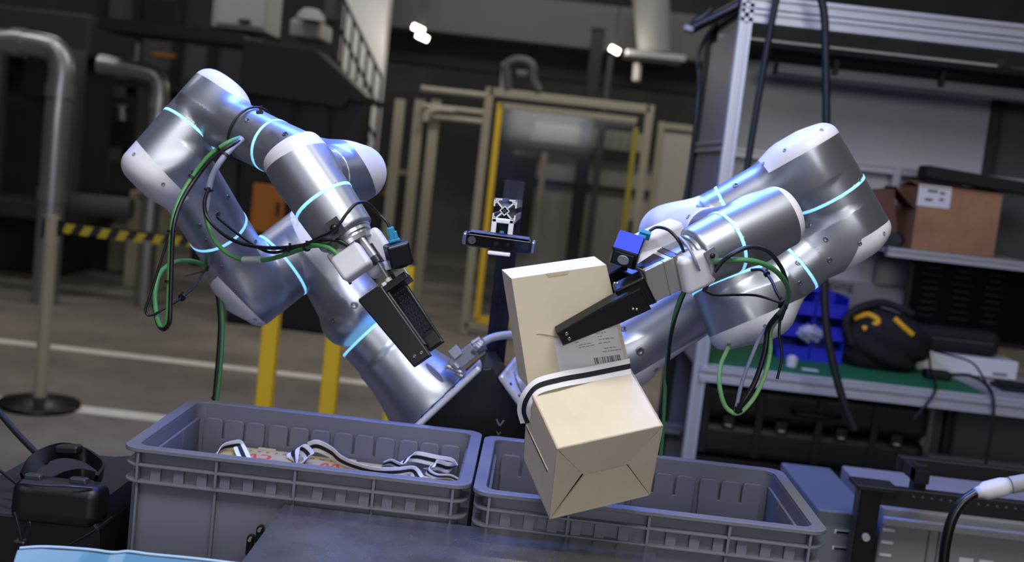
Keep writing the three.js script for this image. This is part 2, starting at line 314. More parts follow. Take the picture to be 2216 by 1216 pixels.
// ---------------------------------------------------------------- dark machines on the left
{
  const d = 10.5, c = at(70, 300, d), t = thing('press_machine', 'tall black press machine behind the thick silver pipe', 'machine', V(c.x, 0, c.z));
  part('body', toFloor(40, 115, 250, d, 1.0, 0.02), M.dark, t);
  part('head', zone(30, 60, 330, 90, d - 0.3, 1.2, 0.03), mat(0x2b2c2e, 0.6), t);
  part('ram', zone(85, 150, 70, 120, d - 0.4, 0.3, 0.01), M.black, t);
  for (const x of [-20, 150]) part('column', zone(x, 300, 26, 380, d - 0.35, 0.15, 0.01), M.mid, t);
  part('work_table', zone(60, 455, 260, 40, d - 0.5, 0.7, 0.02), mat(0x2c2b2a, 0.6), t);
  part('motor', cyl(at(150, 440, d - 1), at(285, 452, d - 1), 0.09, 0.09, 20), M.mid, t);
}
{
  const d = 12.4, c = at(400, 300, d), t = thing('steel_frame_machine', 'dark open steel frame machine with glass shelves behind the raised left elbow', 'machine', V(c.x, 0, c.z));
  for (const x of [225, 300, 392, 470, 555]) part('upright', (() => { const p = at(x, 0, d); return box(0.09, p.y + 0.3, 0.09, p.x, (p.y + 0.3) / 2, p.z); })(), M.dark, t);
  for (const [y, h, m] of [[72, 22, M.black], [195, 14, M.dark], [330, 14, M.dark], [440, 18, M.dark]]) part('beam', zone(400, y, 400, h, d - 0.06, 0.12), m, t);
  for (const [x, y, w, h, m] of [[260, 30, 60, 60, M.mid], [345, 24, 70, 50, M.dark], [432, 130, 60, 90, M.mid], [345, 120, 70, 70, M.mid], [430, 260, 62, 90, mat(0x37383a, 0.6)], [350, 250, 60, 70, mat(0x333230, 0.6)], [262, 260, 60, 100, M.dark], [265, 390, 62, 80, mat(0x3a3833, 0.6)], [512, 150, 70, 110, mat(0x3d3e40, 0.6)], [515, 270, 70, 90, M.dark]]) part('panel', zone(x, y, w, h, d + 0.05, 0.05, 0.004), m, t);
  part('control_box', zone(262, 118, 50, 60, d - 0.25, 0.2, 0.01), M.light, t);
  part('orange_rail', zone(352, 118, 46, 8, d - 0.3, 0.1), M.orange, t);
  for (const [x, y] of [[262, 245], [345, 310], [440, 330]]) part('valve', [cyl(at(x, y - 14, d - 0.3), at(x, y + 16, d - 0.3), 0.04, 0.05, 14), cyl(at(x - 12, y - 16, d - 0.3), at(x + 12, y - 16, d - 0.3), 0.015, 0.015, 8)], M.aluDull, t);
}
{
  const d = 9.3, c = at(535, 30, d), t = thing('switch_cabinet', 'pale grey control cabinet on a dark platform high behind the left arm', 'cabinet', V(c.x, c.y, c.z));
  part('body', zone(520, 15, 120, 96, d, 0.5, 0.01), M.light, t);
  part('door', zone(522, 14, 104, 80, d - 0.02, 0.02, 0.006), mat(0xa6a6a8, 0.5), t);
  part('handle', zone(528, 45, 26, 8, d - 0.05, 0.04, 0.01), M.black, t);
}
single('cable_tray', zone(370, 66, 320, 26, 9.2, 0.6), M.black, 'long black tray platform under the pale control cabinet', 'tray');
single('beige_housing', [toFloor(320, 415, 80, 10.4, 0.4, 0.02), cyl(at(300, 415, 10.3), at(350, 425, 10.3), 0.06, 0.06, 16)], M.tan, 'beige machine housing standing behind the hazard belt', 'housing');
{
  const d = 8.2, c = onY(245, 590, 0), t = thing('floor_box', 'low beige metal box with dark side on the floor behind the hazard belt', 'box', V(c.x, 0, c.z));
  part('shell', box(0.7, 0.5, 0.5, c.x - 0.25, 0.25, c.z - 0.25, 0.02), M.dark, t); part('front_panel', box(0.2, 0.46, 0.06, c.x + 0.06, 0.25, c.z + 0.03, 0.01), M.beige, t);
}
// navy hooded machine
{
  const d = 9, c = at(670, 250, d), t = thing('hooded_machine', 'big navy black hooded machine with sloping roof behind the left wrist', 'machine', V(c.x, 0, c.z));
  part('body', toFloor(645, 165, 226, d, 1.2, 0.03), M.navy, t);
  const k = d / FOCAL, o = at(540, 90, d);
  part('hood', place(prism([[0, 0], [150 * k, -6 * k], [268 * k, -92 * k], [262 * k, -104 * k], [232 * k, -100 * k], [222 * k, -118 * k], [0, -110 * k]], 0.5, 0.01), o.clone().add(V(0, 0, -0.1)), V(1, 0, 0), V(0, 1, 0), V(0, 0, 1)), mat(0x0d0f16, 0.55), t);
  for (const [x, y] of [[600, 210], [680, 215], [750, 225]]) part('access_panel', zone(x, y + 40, 62, 120, d - 0.62 + 0.6, 0.02, 0.005), mat(0x10131f, 0.45), t);
  part('orange_hatch', zone(578, 452, 70, 104, d - 0.03, 0.06, 0.01), M.orange, t, 'orange hatch'); part('hatch_handle', zone(600, 452, 6, 30, d - 0.06, 0.03, 0.004), M.black, t);
  part('vent_unit', zone(660, 62, 70, 40, d + 0.1, 0.5, 0.03), M.light, t);
  part('rounded_cover', (() => { const p = at(672, 45, d); return turned(p, V(0, 1, 0), [[0, 0.1], [0.06, 0.09], [0.1, 0.05], [0.12, 0]], 20); })(), M.light, t);
}
// grey cabinet behind the left wrist
{
  const d = 10.9, q = at(860, 380, d), t = thing('grey_cabinet', 'grey machine cabinet with a yellow warning triangle beside tan posts', 'cabinet', V(q.x, 0, q.z));
  part('body', toFloor(815, 370, 150, d, 0.6, 0.015), mat(0x3a3833, 0.6), t); part('top_rail', zone(820, 368, 170, 10, d - 0.03, 0.1), M.tan, t);
  const c = at(836, 413, d - 0.02), tri = prism([[-0.05, -0.04], [0.05, -0.04], [0, 0.05]], 0.006); part('warning_triangle', tri.translate(c.x, c.y, c.z), mat(0xb89a10, 0.5), t, 'yellow warning triangle');
}
// ---------------------------------------------------------------- white column, stair and rail, roof beams
{ const d = 12.5, q = at(784, 150, d); const t = thing('concrete_column', 'pale concrete column rising behind the hooded machine', 'column', V(q.x, 0, q.z)); part('shaft', box(0.46, 6.2, 0.38, q.x, 3.1, q.z, 0.01), mat(0xe6e6e8, 0.6), t); part('black_sleeve', box(0.48, 0.05, 0.4, q.x, at(795, 222, d).y, q.z), M.black, t); }
{
  const d = 11.6, a = at(735, -20, d), b = at(826, 168, d), t = thing('stair_rail', 'dark steel stair railing slanting down before the pale column', 'railing', b.clone());
  const dir = b.clone().sub(a);
  for (const k of [0, 0.5, 1.0]) part('rail', cyl(a.clone().add(V(0, -k * 0.62, 0)), b.clone().add(V(0, -k * 0.62, 0)), 0.018, 0.018, 8), M.dark, t);
  for (let i = 0; i < 7; i++) { const p = a.clone().addScaledVector(dir, i / 6); part('baluster', cyl(p, p.clone().add(V(0, -0.95, 0)), 0.014, 0.014, 8), M.dark, t); }
  for (let i = 0; i < 6; i++) { const p = a.clone().addScaledVector(dir, (i + 0.5) / 6).add(V(0, -0.98, -0.1)); part('tread', box(0.2, 0.03, 0.5, p.x, p.y, p.z), M.dark, t); }
}
struct('trim_1', zone(1150, 42, 900, 95, 13, 0.5), mat(0x6a6b6d, 0.8), 'broad grey roof girder across the hall');
struct('trim_2', zone(1150, 130, 760, 70, 13.6, 0.3), mat(0x2b2b2c, 0.8), 'dark roof girder below the grey one');
for (const [px, py, len, label] of [[905, 62, 0.12, 'upper short bright lamp tube below the grey girder'], [914, 80, 0.12, 'lower short bright lamp tube below the grey girder'], [1330, 108, 0.1, 'single small bright lamp beside the black post']]) {
  const p = at(px, py, 12), t = thing('small_lamp', label, 'lamp', p);
  part('bulb', cyl(p.clone().add(V(-len / 2, 0.02, 0)), p.clone().add(V(len / 2, -0.02, 0)), 0.03, 0.03, 12), glow(0xfff4e6, 9), t, 'glowing tube'); part('bracket', cyl(p.clone().add(V(0, 0.02, -0.06)), V(p.x, 6.4, p.z - 0.06), 0.008, 0.008, 6), M.dark, t);
  const l = new THREE.PointLight(0xfff4e6, 0.35); l.position.copy(p).add(V(0, 0, 0.08)); l.name = 'small_lamp_light'; l.castShadow = true; scene.add(l);
}
// ---------------------------------------------------------------- safety fence door in the middle
{
  const z = -8, P = (x, y) => onZ(x, y, z), tl = P(1066, 190), tr = P(1408, 228), bl = P(1000, 725), x0 = tl.x - 0.02, x1 = tr.x, top = tl.y, bot = 0.05;
  const t = thing('safety_door', 'tall grey aluminium safety door with yellow inner trim and clear pane', 'door', V(x0, 0, z));
  const w = 0.07;
  part('frame_stile', box(w, top, 0.06, x0, top / 2, z, 0.006), M.tan, t); part('frame_stile', box(w, top, 0.06, x1, top / 2, z, 0.006), M.tan, t);
  part('frame_rail', box(x1 - x0, w, 0.06, (x0 + x1) / 2, top - w / 2, z, 0.006), M.tan, t); part('frame_rail', box(x1 - x0, w, 0.06, (x0 + x1) / 2, bot + w / 2, z, 0.006), M.tan, t);
  const y0 = P(1020, 690).y;
  part('leaf_stile', box(0.05, top - 0.12 - y0, 0.04, x0 + 0.1, (top - 0.12 + y0) / 2, z + 0.01, 0.004), M.yellow, t, 'yellow door leaf stile'); part('leaf_stile', box(0.045, top - 0.2 - y0, 0.04, x1 - 0.1, (top - 0.2 + y0) / 2, z + 0.01, 0.004), mat(0x9a8f2e, 0.55), t, 'yellow door leaf stile');
  part('leaf_rail', box(x1 - x0 - 0.2, 0.05, 0.04, (x0 + x1) / 2, top - 0.14, z + 0.01, 0.004), M.tan, t); part('leaf_rail', box(x1 - x0 - 0.2, 0.07, 0.04, (x0 + x1) / 2, y0, z + 0.01, 0.004), M.yellow, t, 'yellow bottom rail');
  part('pane', box(x1 - x0 - 0.22, top - 0.2 - y0, 0.006, (x0 + x1) / 2, (top - 0.1 + y0) / 2, z + 0.01), M.pane, t, 'clear polycarbonate pane');
  part('handle', box(0.03, 0.2, 0.05, x1 - 0.05, 1.05, z + 0.05, 0.008), M.black, t);
  // second fence bay to its right
  const f = thing('fence_bay', 'pale narrow fence bay beside the safety door', 'fence', V(x1 + 0.1, 0, z - 0.1)), xr = x1 + 0.9, ft = top - 0.12;
  for (const x of [x1 + 0.12, xr]) part('fence_post', box(0.05, ft, 0.05, x, ft / 2, z - 0.1), M.tan, f);
  for (const y of [ft - 0.03, 0.12]) part('fence_rail', box(xr - x1 - 0.12, 0.05, 0.04, (xr + x1 + 0.12) / 2, y, z - 0.1), M.tan, f);
  part('fence_pane', box(xr - x1 - 0.16, ft - 0.2, 0.006, (xr + x1 + 0.12) / 2, ft / 2 + 0.02, z - 0.1), mat(0xb0ada2, 0.5), f, 'pale opaque fence sheet');
  // fence bays to the left of the door
  const g = thing('fence_bay', 'tan open fence bay with double rails left of the safety door', 'fence', V(x0 - 1.2, 0, z - 0.6)), zz = z - 0.6;
  for (const px of [862, 905, 940]) { const q = onZ(px + 5, 215, zz); part('fence_post', box(0.09, q.y, 0.09, q.x, q.y / 2, zz, 0.005), M.tan, g); }
  for (const [px, py] of [[985, 238], [985, 258], [980, 200]]) { const q = onZ(px, py, zz); part('fence_rail', cyl(V(q.x - 0.28, q.y, zz + 0.08), V(x0 - 0.02, q.y, zz + 0.08), 0.028, 0.028, 10), mat(0xa9a595, 0.5), g); }
  part('bent_pipe', tube([onZ(920, 262, zz + 0.1), onZ(925, 246, zz + 0.1), onZ(945, 238, zz + 0.1), onZ(985, 240, zz + 0.1)], 0.03, 30, 10), mat(0xb0ac9c, 0.45), g);
}
// machine seen through the door pane
{
  const d = 12, q = at(1250, 500, d), t = thing('beige_machine', 'beige machine with ribbed guard seen through the safety door', 'machine', V(q.x, 0, q.z));
  part('base', toFloor(1300, 345, 380, d, 1.0, 0.02), mat(0xa8a497, 0.6), t);
  part('upper_guard', zone(1270, 300, 250, 46, d - 0.1, 0.8, 0.01), mat(0xa5a294, 0.6), t);
  for (let i = 0; i < 12; i++) part('guard_slat', zone(1160 + i * 19, 292 + i * 2.1, 10, 40, d - 0.14, 0.04), mat(0xaeab9c, 0.6), t);
  part('dark_rail', zone(1280, 322, 340, 8, d - 0.2, 0.1), M.black, t); part('mid_rail', zone(1300, 405, 330, 7, d - 0.05, 0.06), M.dark, t);
  part('side_post', zone(1168, 430, 12, 200, d - 0.3, 0.08), M.tan, t);
  part('dark_unit', zone(1110, 420, 90, 170, d - 0.2, 0.5, 0.01), M.dark, t); part('blue_reflection', zone(1112, 402, 40, 22, d - 0.75, 0.3, 0.01), mat(0x10235e, 0.5), t);  // small blue block stands in for a blue reflection
  part('motor', cyl(at(1120, 250, d - 0.2), at(1160, 256, d - 0.2), 0.12, 0.12, 18), M.dark, t);
}
{
  const d = 9.9, q = at(1115, 160, d), t = thing('hose_bracket', 'grey curved hose bracket on top of the safety door frame', 'pipework', q);
  const G = (x, y) => onZ(x, y, -8); part('hose', tube([G(1098, 192), G(1099, 140), G(1125, 131), G(1150, 142), G(1153, 172), G(1165, 198)], 0.045, 50, 10), M.mid, t); part('riser', cyl(G(1088, 192), G(1093, 135), 0.03, 0.03, 10), M.light, t); part('coupling', cyl(G(1118, 162), G(1140, 164), 0.05, 0.05, 14), M.mid, t);
}
{ const p = at(1296, 65, 11.5), t = thing('black_mast', 'black square mast standing above the safety door', 'mast', V(p.x, 0, p.z)); part('mast', box(0.13, p.y, 0.13, p.x, p.y / 2, p.z, 0.01), M.black, t); part('mast_cap', box(0.15, 0.03, 0.15, p.x, p.y, p.z, 0.01), M.dark, t); const r = at(1322, 120, 11.5); part('conduit', cyl(V(r.x, 0, r.z), r, 0.035, 0.035, 12), M.mid, t); }
{
  const d = 12.2, t = thing('extraction_hood', 'pale steel extraction duct with a flared collar above the fence', 'duct', at(1420, 135, d));
  const a = at(1407, -30, d), b = at(1416, 118, d), r = 36 * d / FOCAL; part('duct', cyl(b, a, r, r * 1.15, 28), M.light, t); part('flange', box(0.62, 0.06, 0.5, b.x, b.y - 0.03, b.z, 0.01), mat(0xb2b3b4, 0.4), t); part('outlet', cyl(at(1380, 138, d), at(1377, 175, d), 0.045, 0.045, 12), M.white, t);
}

// ================================================================ WORKBENCH ON THE RIGHT
const DZ = -2.28, DX = 1.32, DY = 0.89, BZ = -3.12;
function profile(a, b, s, m = M.alu) {              // square slotted aluminium profile between two points (axis along x, y or z)
  const d = b.clone().sub(a), L = d.length(), q = s * 0.18, h = s / 2, g = [];
  const sh = new THREE.Shape([[-h, -h], [-q, -h], [-q, -h * 0.45], [q, -h * 0.45], [q, -h], [h, -h], [h, -q], [h * 0.45, -q], [h * 0.45, q], [h, q], [h, h], [q, h], [q, h * 0.45], [-q, h * 0.45], [-q, h], [-h, h], [-h, q], [-h * 0.45, q], [-h * 0.45, -q], [-h, -q]].map((p) => new THREE.Vector2(...p)));
  const e = new THREE.ExtrudeGeometry(sh, { depth: L, bevelEnabled: false });
  const n = d.normalize(), up = Math.abs(n.y) > 0.9 ? V(0, 0, 1) : V(0, 1, 0), x = up.clone().cross(n).normalize();
  return clean(e.applyMatrix4(new THREE.Matrix4().makeBasis(x, n.clone().cross(x), n).setPosition(a)));
}
{
  const t = thing('workbench', 'aluminium profile workbench with overhead frame, grey back panels and green mat', 'workbench', V(DX, 0, DZ));
  const XR = 3.4, s = 0.045, top = 2.2;
  part('front_post', profile(V(DX, 0, DZ), V(DX, top, DZ), s), M.alu, t);
  part('rear_post', profile(V(DX, 0, BZ), V(DX, top, BZ), s), M.black, t);
  part('rear_post', profile(V(2.56, 0, BZ + 0.03), V(2.56, top, BZ + 0.03), s), mat(0x3a3b3d, 0.4, 0.6), t);
  part('front_post', profile(V(XR, 0, DZ), V(XR, top, DZ), s), M.alu, t);
  for (const y of [top, top - 0.05]) part('top_beam', profile(V(DX - 0.02, y, DZ), V(XR, y, DZ), s), M.alu, t);
  part('side_beam', profile(V(DX, top + 0.005, BZ), V(DX, top + 0.005, DZ), 0.05), M.blackSatin, t);
  part('roof_board', box(XR - DX, 0.02, 0.5, (XR + DX) / 2, top - 0.1, BZ + 0.25), M.blackMatte, t);
  part('front_rail', profile(V(DX, DY - 0.03, DZ + 0.005), V(XR, DY - 0.03, DZ + 0.005), 0.055), M.alu, t);
  part('rear_rail', profile(V(DX, 1.69, BZ + 0.05), V(XR, 1.69, BZ + 0.05), 0.04), M.alu, t);
  part('side_rail', profile(V(DX, 1.69, BZ), V(DX, 1.69, DZ), 0.04), M.alu, t);
  part('table_top', box(XR - DX, 0.03, DZ - BZ, (XR + DX) / 2, DY - 0.012, (DZ + BZ) / 2, 0.003), M.light, t);
  part('cutting_mat', box(1.02, 0.004, 0.7, DX + 0.54, DY + 0.005, DZ - 0.36), mat(0x14643c, 0.7), t, 'green cutting mat');
  const panel = mat(0xb4b5ba, 0.3, 0, {});
  part('back_panel', box(1.2, 1.2, 0.012, DX + 0.62, 1.58, BZ), panel, t, 'pale grey back panel'); part('back_panel', box(0.8, 1.2, 0.012, 2.98, 1.58, BZ), mat(0x4a4b4e, 0.4), t, 'darker grey back panel');
  part('side_panel', box(0.008, 1.25, DZ - BZ - 0.05, DX, 1.5, (DZ + BZ) / 2), mat(0x8c8d93, 0.4), t, 'pale grey side panel');
  part('lower_back_panel', box(XR - DX, 0.85, 0.012, (XR + DX) / 2, 0.44, BZ), mat(0x5a5b5d, 0.6), t);
  part('lower_rail', profile(V(DX, 0.47, BZ + 0.06), V(XR, 0.47, BZ + 0.06), 0.04), M.aluDull, t);
  part('lower_upright', profile(V(2.45, 0, BZ + 0.06), V(2.45, DY - 0.05, BZ + 0.06), 0.04), M.aluDull, t);
  part('light_bar', box(XR - DX - 0.25, 0.05, 0.09, (XR + DX) / 2 + 0.1, 2.03, BZ + 0.32, 0.01), M.aluDull, t);
  for (let i = 0; i < 4; i++) part('light_bar_clip', box(0.02, 0.07, 0.02, DX + 0.45 + i * 0.42, 2.06, BZ + 0.38), M.black, t);
  // shelf
  const sy = 1.365, sz0 = -2.66;
  part('shelf_board', box(0.62, 0.02, 0.42, 2.36, sy, sz0 - 0.2), M.light, t); part('shelf_edge', profile(V(2.05, sy - 0.005, sz0), V(2.68, sy - 0.005, sz0), 0.035), M.alu, t);
  for (const x of [2.16, 2.46]) part('shelf_bracket', box(0.03, 0.16, 0.04, x, 1.62, BZ + 0.07), M.alu, t);
  for (const x of [2.15, 2.6]) part('shelf_support', box(0.02, 0.3, 0.02, x, sy - 0.1, BZ + 0.05), M.aluDull, t);
}
// things on the shelf
const cardMap = mottled(148, 108, 78, 0.3, 2.2), cardDark = mottled(96, 62, 50, 0.35, 2.2), cartonMap = mottled(210, 199, 174, 0.07, 3.0), cartonDark = mottled(196, 180, 146, 0.1, 3.0);
{
  const d = 4.6, c = at(2072, 470, d), sy = 1.377, w = 0.33, h = 0.25, t = thing('parcel', 'brown shipping carton with white label on the shelf under a black strip', 'box', V(c.x, sy, c.z));
  part('carton', box(w, h, 0.26, c.x, sy + h / 2, c.z - 0.13), mat(0xffffff, 0.8, 0, { map: cardMap }), t);
  for (const s of [-1, 1]) part('flap', place(box(w, 0.004, 0.13), V(c.x, sy + h + 0.012, c.z - 0.13 + s * 0.07), V(1, 0, 0), V(0, Math.cos(0.15), Math.sin(0.15) * s), V(0, -Math.sin(0.15) * s, Math.cos(0.15))), mat(0xffffff, 0.8, 0, { map: cardMap }), t);
  const l = onZ(2022, 425, c.z + 0.002); part('label', box(0.13, 0.085, 0.002, l.x, l.y, c.z + 0.0015), M.white, t, 'white shipping label');
  for (const [dx, dy, ww] of [[-0.01, 0.02, 0.04], [0.03, 0.015, 0.02], [0.03, -0.01, 0.018], [-0.02, -0.015, 0.03]]) part('label_print', box(ww, 0.01, 0.001, l.x + dx, l.y + dy, c.z + 0.003), M.mid, t);
  const st = single('black_strip', obox(V(c.x + 0.06, sy + h + 0.05, c.z - 0.05), V(Math.cos(-0.06), Math.sin(-0.06), 0), V(0.06, 1, 0).normalize(), V(0, 0, 1), 0.42, 0.05, 0.12, 0.008), M.blackMatte, 'black plastic strip lying across the brown carton', 'strip');
  const q = at(1918, 475, d), t2 = thing('old_carton', 'dark red brown carton leaning open at the shelf end', 'box', V(q.x, sy, q.z));
  part('carton', place(box(0.16, 0.22, 0.2, 0, 0.11, 0), V(q.x + 0.01, sy, q.z - 0.14), V(0.96, 0.2, 0.2).normalize(), V(-0.2, 0.98, 0).normalize(), V(-0.2, -0.03, 0.98).normalize()), mat(0xffffff, 0.85, 0, { map: cardDark }), t2);
  part('flap', place(box(0.12, 0.004, 0.16, 0, 0, 0), V(q.x + 0.07, sy + 0.2, q.z - 0.1), V(0.75, -0.65, 0), V(0.65, 0.75, 0), V(0, 0, 1)), mat(0xffffff, 0.85, 0, { map: cardDark }), t2);
  part('lens_bundle', cyl(V(q.x + 0.02, sy + 0.03, q.z + 0.06), V(q.x + 0.06, sy + 0.03, q.z - 0.02), 0.03, 0.03, 16), M.black, t2);
}
// things on the bench
const onDesk = (px, py, z) => { const p = onZ(px, py, z); p.y = DY + 0.008; return p; };
{
  const z = -2.62, c = onDesk(1752, 760, z), blue = mat(0x0a1bb0, 0.45), w = 0.125, h = 0.085;
  for (let r = 0; r < 3; r++) for (let k = 0; k < 2; k++) {
    const x = c.x - 0.065 + k * 0.13, y = DY + 0.008 + r * 0.09;
    const t = thing('parts_bin', ['royal blue plastic parts bin standing directly on the green mat', 'royal blue plastic parts bin in the middle tier of its stack', 'royal blue parts bin in the top tier under the lid'][r] + (k ? ', next to the backpack' : ', away from the backpack'), 'parts bin', V(x, y, z - 0.1), 'blue parts bins on the green mat');
    part('bin_shell', [box(w, 0.004, 0.2, x, y + 0.002, z - 0.1), box(0.004, h, 0.2, x - w / 2 + 0.002, y + h / 2, z - 0.1), box(0.004, h, 0.2, x + w / 2 - 0.002, y + h / 2, z - 0.1), box(w, h, 0.004, x, y + h / 2, z - 0.2), box(w, 0.045, 0.004, x, y + 0.022, z), box(w, 0.008, 0.012, x, y + 0.048, z)], blue, t); part('label_holder', box(0.05, 0.02, 0.003, x, y + 0.025, z + 0.003), blue, t);
  }
  single('blue_lid', [box(0.13, 0.012, 0.16, c.x, DY + 0.284, z - 0.09, 0.004), box(0.1, 0.016, 0.12, c.x, DY + 0.297, z - 0.09, 0.004)], blue, 'royal blue plastic lid on top of the parts bins', 'lid');
  single('clear_bag', (() => { const g = new THREE.SphereGeometry(1, 28, 18), p = g.attributes.position; for (let i = 0; i < p.count; i++) { const x = p.getX(i), y = p.getY(i), q = p.getZ(i), k = 1 + 0.22 * Math.sin(4 * x + 5 * y) * Math.cos(6 * q + 3 * x) + 0.12 * Math.sin(13 * x - 9 * y); p.setXYZ(i, x * k, y * k, q * k); } g.computeVertexNormals(); return g; })().scale(0.05, 0.032, 0.025).translate(c.x - 0.01, DY + 0.118, z + 0.0), mat(0xc8cce0, 0.25, 0, { transmission: 0.5, thickness: 0 }), 'small clear plastic bag lying in a blue parts bin', 'bag');
  const q = onDesk(1717, 757, -2.42); single('white_tub', [cyl(q, q.clone().add(V(0, 0.035, 0)), 0.02, 0.022, 18), cyl(q.clone().add(V(0, 0.035, 0)), q.clone().add(V(0, 0.042, 0)), 0.014, 0.014, 16)], M.white, 'small white plastic tub on the green mat before the blue bins', 'tub');
  single('white_slip', box(0.06, 0.004, 0.03, q.x + 0.06, DY + 0.0095, -2.38), M.white, 'flat white slip on the green mat before the blue bins', 'slip');
}
{ // black bag with yellow marks
  const z = -2.6, c = onDesk(1914, 790, z), t = thing('backpack', 'black cloth backpack with two yellow marks slumped on the green mat', 'bag', V(c.x, DY + 0.007, z));
  const g = new THREE.SphereGeometry(1, 40, 26), p = g.attributes.position, R = rng(5);
  for (let i = 0; i < p.count; i++) { const x = p.getX(i), y = p.getY(i), zz = p.getZ(i), k = 1 + 0.06 * Math.sin(5 * x + 3 * y) * Math.cos(4 * zz + 2 * x) + 0.04 * Math.sin(11 * y + 6 * x); p.setXYZ(i, Math.sign(x) * Math.abs(x) ** 0.75 * 0.17 * k, (Math.sign(y) * Math.abs(y) ** 0.8 * 0.125 * k) * (y > 0 ? 1 - 0.35 * Math.max(0, x) : 1), zz * 0.13 * k); }
  g.computeVertexNormals(); part('bag_body', clean(g.translate(c.x, DY + 0.122, z - 0.05)), mat(0x07070a, 0.85), t);
  part('strap', tube([V(c.x - 0.15, DY + 0.1, z + 0.04), V(c.x - 0.18, DY + 0.2, z + 0.03), V(c.x - 0.05, DY + 0.27, z), V(c.x + 0.08, DY + 0.24, z)], 0.016, 40, 8), M.blackMatte, t);
  scene.updateMatrixWorld(true);
  for (const [pts, w] of [[[[1850, 690], [1880, 682], [1900, 698], [1868, 712]], 0.012], [[[1935, 690], [1955, 708], [1974, 725]], 0.011]]) {
    const P = pts.map(([x, y]) => hit(x, y, t)).filter(Boolean).map((h) => h.p.addScaledVector(h.n, 0.004));
    if (P.length > 1) part('yellow_mark', tube(P, w, 24, 8), mat(0xd39a12, 0.7), t, 'yellow cloth mark');
  }
}
{
  const z = -2.72, a = onZ(1992, 735, z), b = onZ(2205, 790, z), t = thing('device_box', 'long white device box with grey print lying on the bench', 'box', V((a.x + b.x) / 2, DY, z)), h = 0.075;
  part('case', box(b.x - a.x, h, 0.16, (a.x + b.x) / 2, DY + 0.008 + h / 2, z - 0.08, 0.006), M.white, t); part('print', box(0.06, 0.012, 0.001, b.x - 0.07, DY + 0.02 + 0.006, z + 0.0005), M.aluDull, t);
  const k = thing('keyboard', 'black computer keyboard before the white device box', 'keyboard', V(b.x, DY, z + 0.2)); part('tray', box(0.44, 0.016, 0.13, b.x + 0.05, DY + 0.012, z + 0.22, 0.005), M.black, k);
  for (let r = 0; r < 5; r++) for (let i = 0; i < 14; i++) part('key', box(0.024, 0.008, 0.02, b.x - 0.145 + i * 0.03, DY + 0.023, z + 0.17 + r * 0.024), M.blackMatte, k);
}
{ // monitors
  const t = thing('monitor', 'dark flat computer monitor showing dim lines of text above the white box', 'monitor', V(2.5, DY, -2.86)), z = -2.84, a = onZ(1975, 548, z), b = onZ(2230, 690, z), w = 0.6, h = 0.34, cx = a.x + w / 2, cy = a.y - h / 2;
  part('bezel', box(w, h, 0.03, cx, cy, z - 0.015, 0.006), M.black, t); part('screen', box(w - 0.03, h - 0.03, 0.002, cx, cy, z + 0.001), mat(0x06070a, 0.2), t);
  for (const col of [0.07, 0.2, 0.33]) for (let i = 0; i < 8; i++) part('text_line', box(0.05 + ((i * 37 + col * 100) % 5) * 0.008, 0.004, 0.0006, a.x + col + 0.02, a.y - 0.05 - i * 0.028, z + 0.0025), mat(0x17191d, 0.5), t);
  part('stand', [box(0.06, cy - DY, 0.03, cx, (cy + DY) / 2, z - 0.05), box(0.22, 0.012, 0.16, cx, DY + 0.014, z - 0.05)], M.black, t);
}
{ // printed carton behind the bins
  const z = -2.95, a = onZ(1790, 590, z), t = thing('printed_carton', 'pale carton printed with dark letters behind the blue parts bins', 'box', V(a.x + 0.15, DY, z)), w = 0.42, cx = a.x + 0.13;
  part('carton', box(w, 0.3, 0.12, cx, DY + 0.158, z - 0.06), mat(0x77777a, 0.7), t);
  const cv = document.createElement('canvas'); cv.width = 512; cv.height = 128; const c = cv.getContext('2d'); c.fillStyle = '#78787b'; c.fillRect(0, 0, 512, 128); c.fillStyle = '#17181c'; c.font = 'bold 100px sans-serif'; c.fillText('igung', 60, 88);
  const tx = new THREE.CanvasTexture(cv); tx.colorSpace = THREE.SRGBColorSpace; const l = onZ(1830, 622, z);
  part('print', quad(V(l.x - 0.12, l.y - 0.03, z + 0.001), V(l.x + 0.12, l.y - 0.03, z + 0.001), V(l.x + 0.12, l.y + 0.03, z + 0.001), V(l.x - 0.12, l.y + 0.03, z + 0.001)), mat(0xffffff, 0.7, 0, { map: tx }), t);
}
// black pouch and adapter
{ const z = -2.52, p = onDesk(2030, 790, z); const t = thing('power_adapter', 'black power adapter with thin leads at the bench edge', 'adapter', p); part('brick', box(0.1, 0.035, 0.06, p.x, DY + 0.026, z, 0.01), M.black, t);
  const e = DZ + 0.04;
  part('lead', tube([V(p.x + 0.05, DY + 0.03, z), V(p.x + 0.09, DY + 0.05, z + 0.1), V(p.x + 0.11, DY + 0.01, e), V(p.x + 0.12, DY - 0.25, e + 0.01), V(p.x + 0.14, DY - 0.42, e), V(p.x + 0.09, DY - 0.55, e - 0.1)], 0.006, 60, 8), M.rubber, t);
  part('lead', tube([V(p.x - 0.03, DY + 0.12, z - 0.05), V(p.x - 0.06, DY + 0.05, z + 0.1), V(p.x - 0.1, DY + 0.0, e), V(p.x - 0.16, DY - 0.1, e + 0.01)], 0.005, 40, 8), M.rubber, t);
  part('lead', tube([V(p.x + 0.02, DY + 0.1, z - 0.12), V(p.x + 0.12, DY + 0.09, z), V(p.x + 0.13, DY + 0.06, z + 0.1), V(p.x + 0.11, DY + 0.02, e - 0.03)], 0.004, 40, 8), M.rubber, t); }
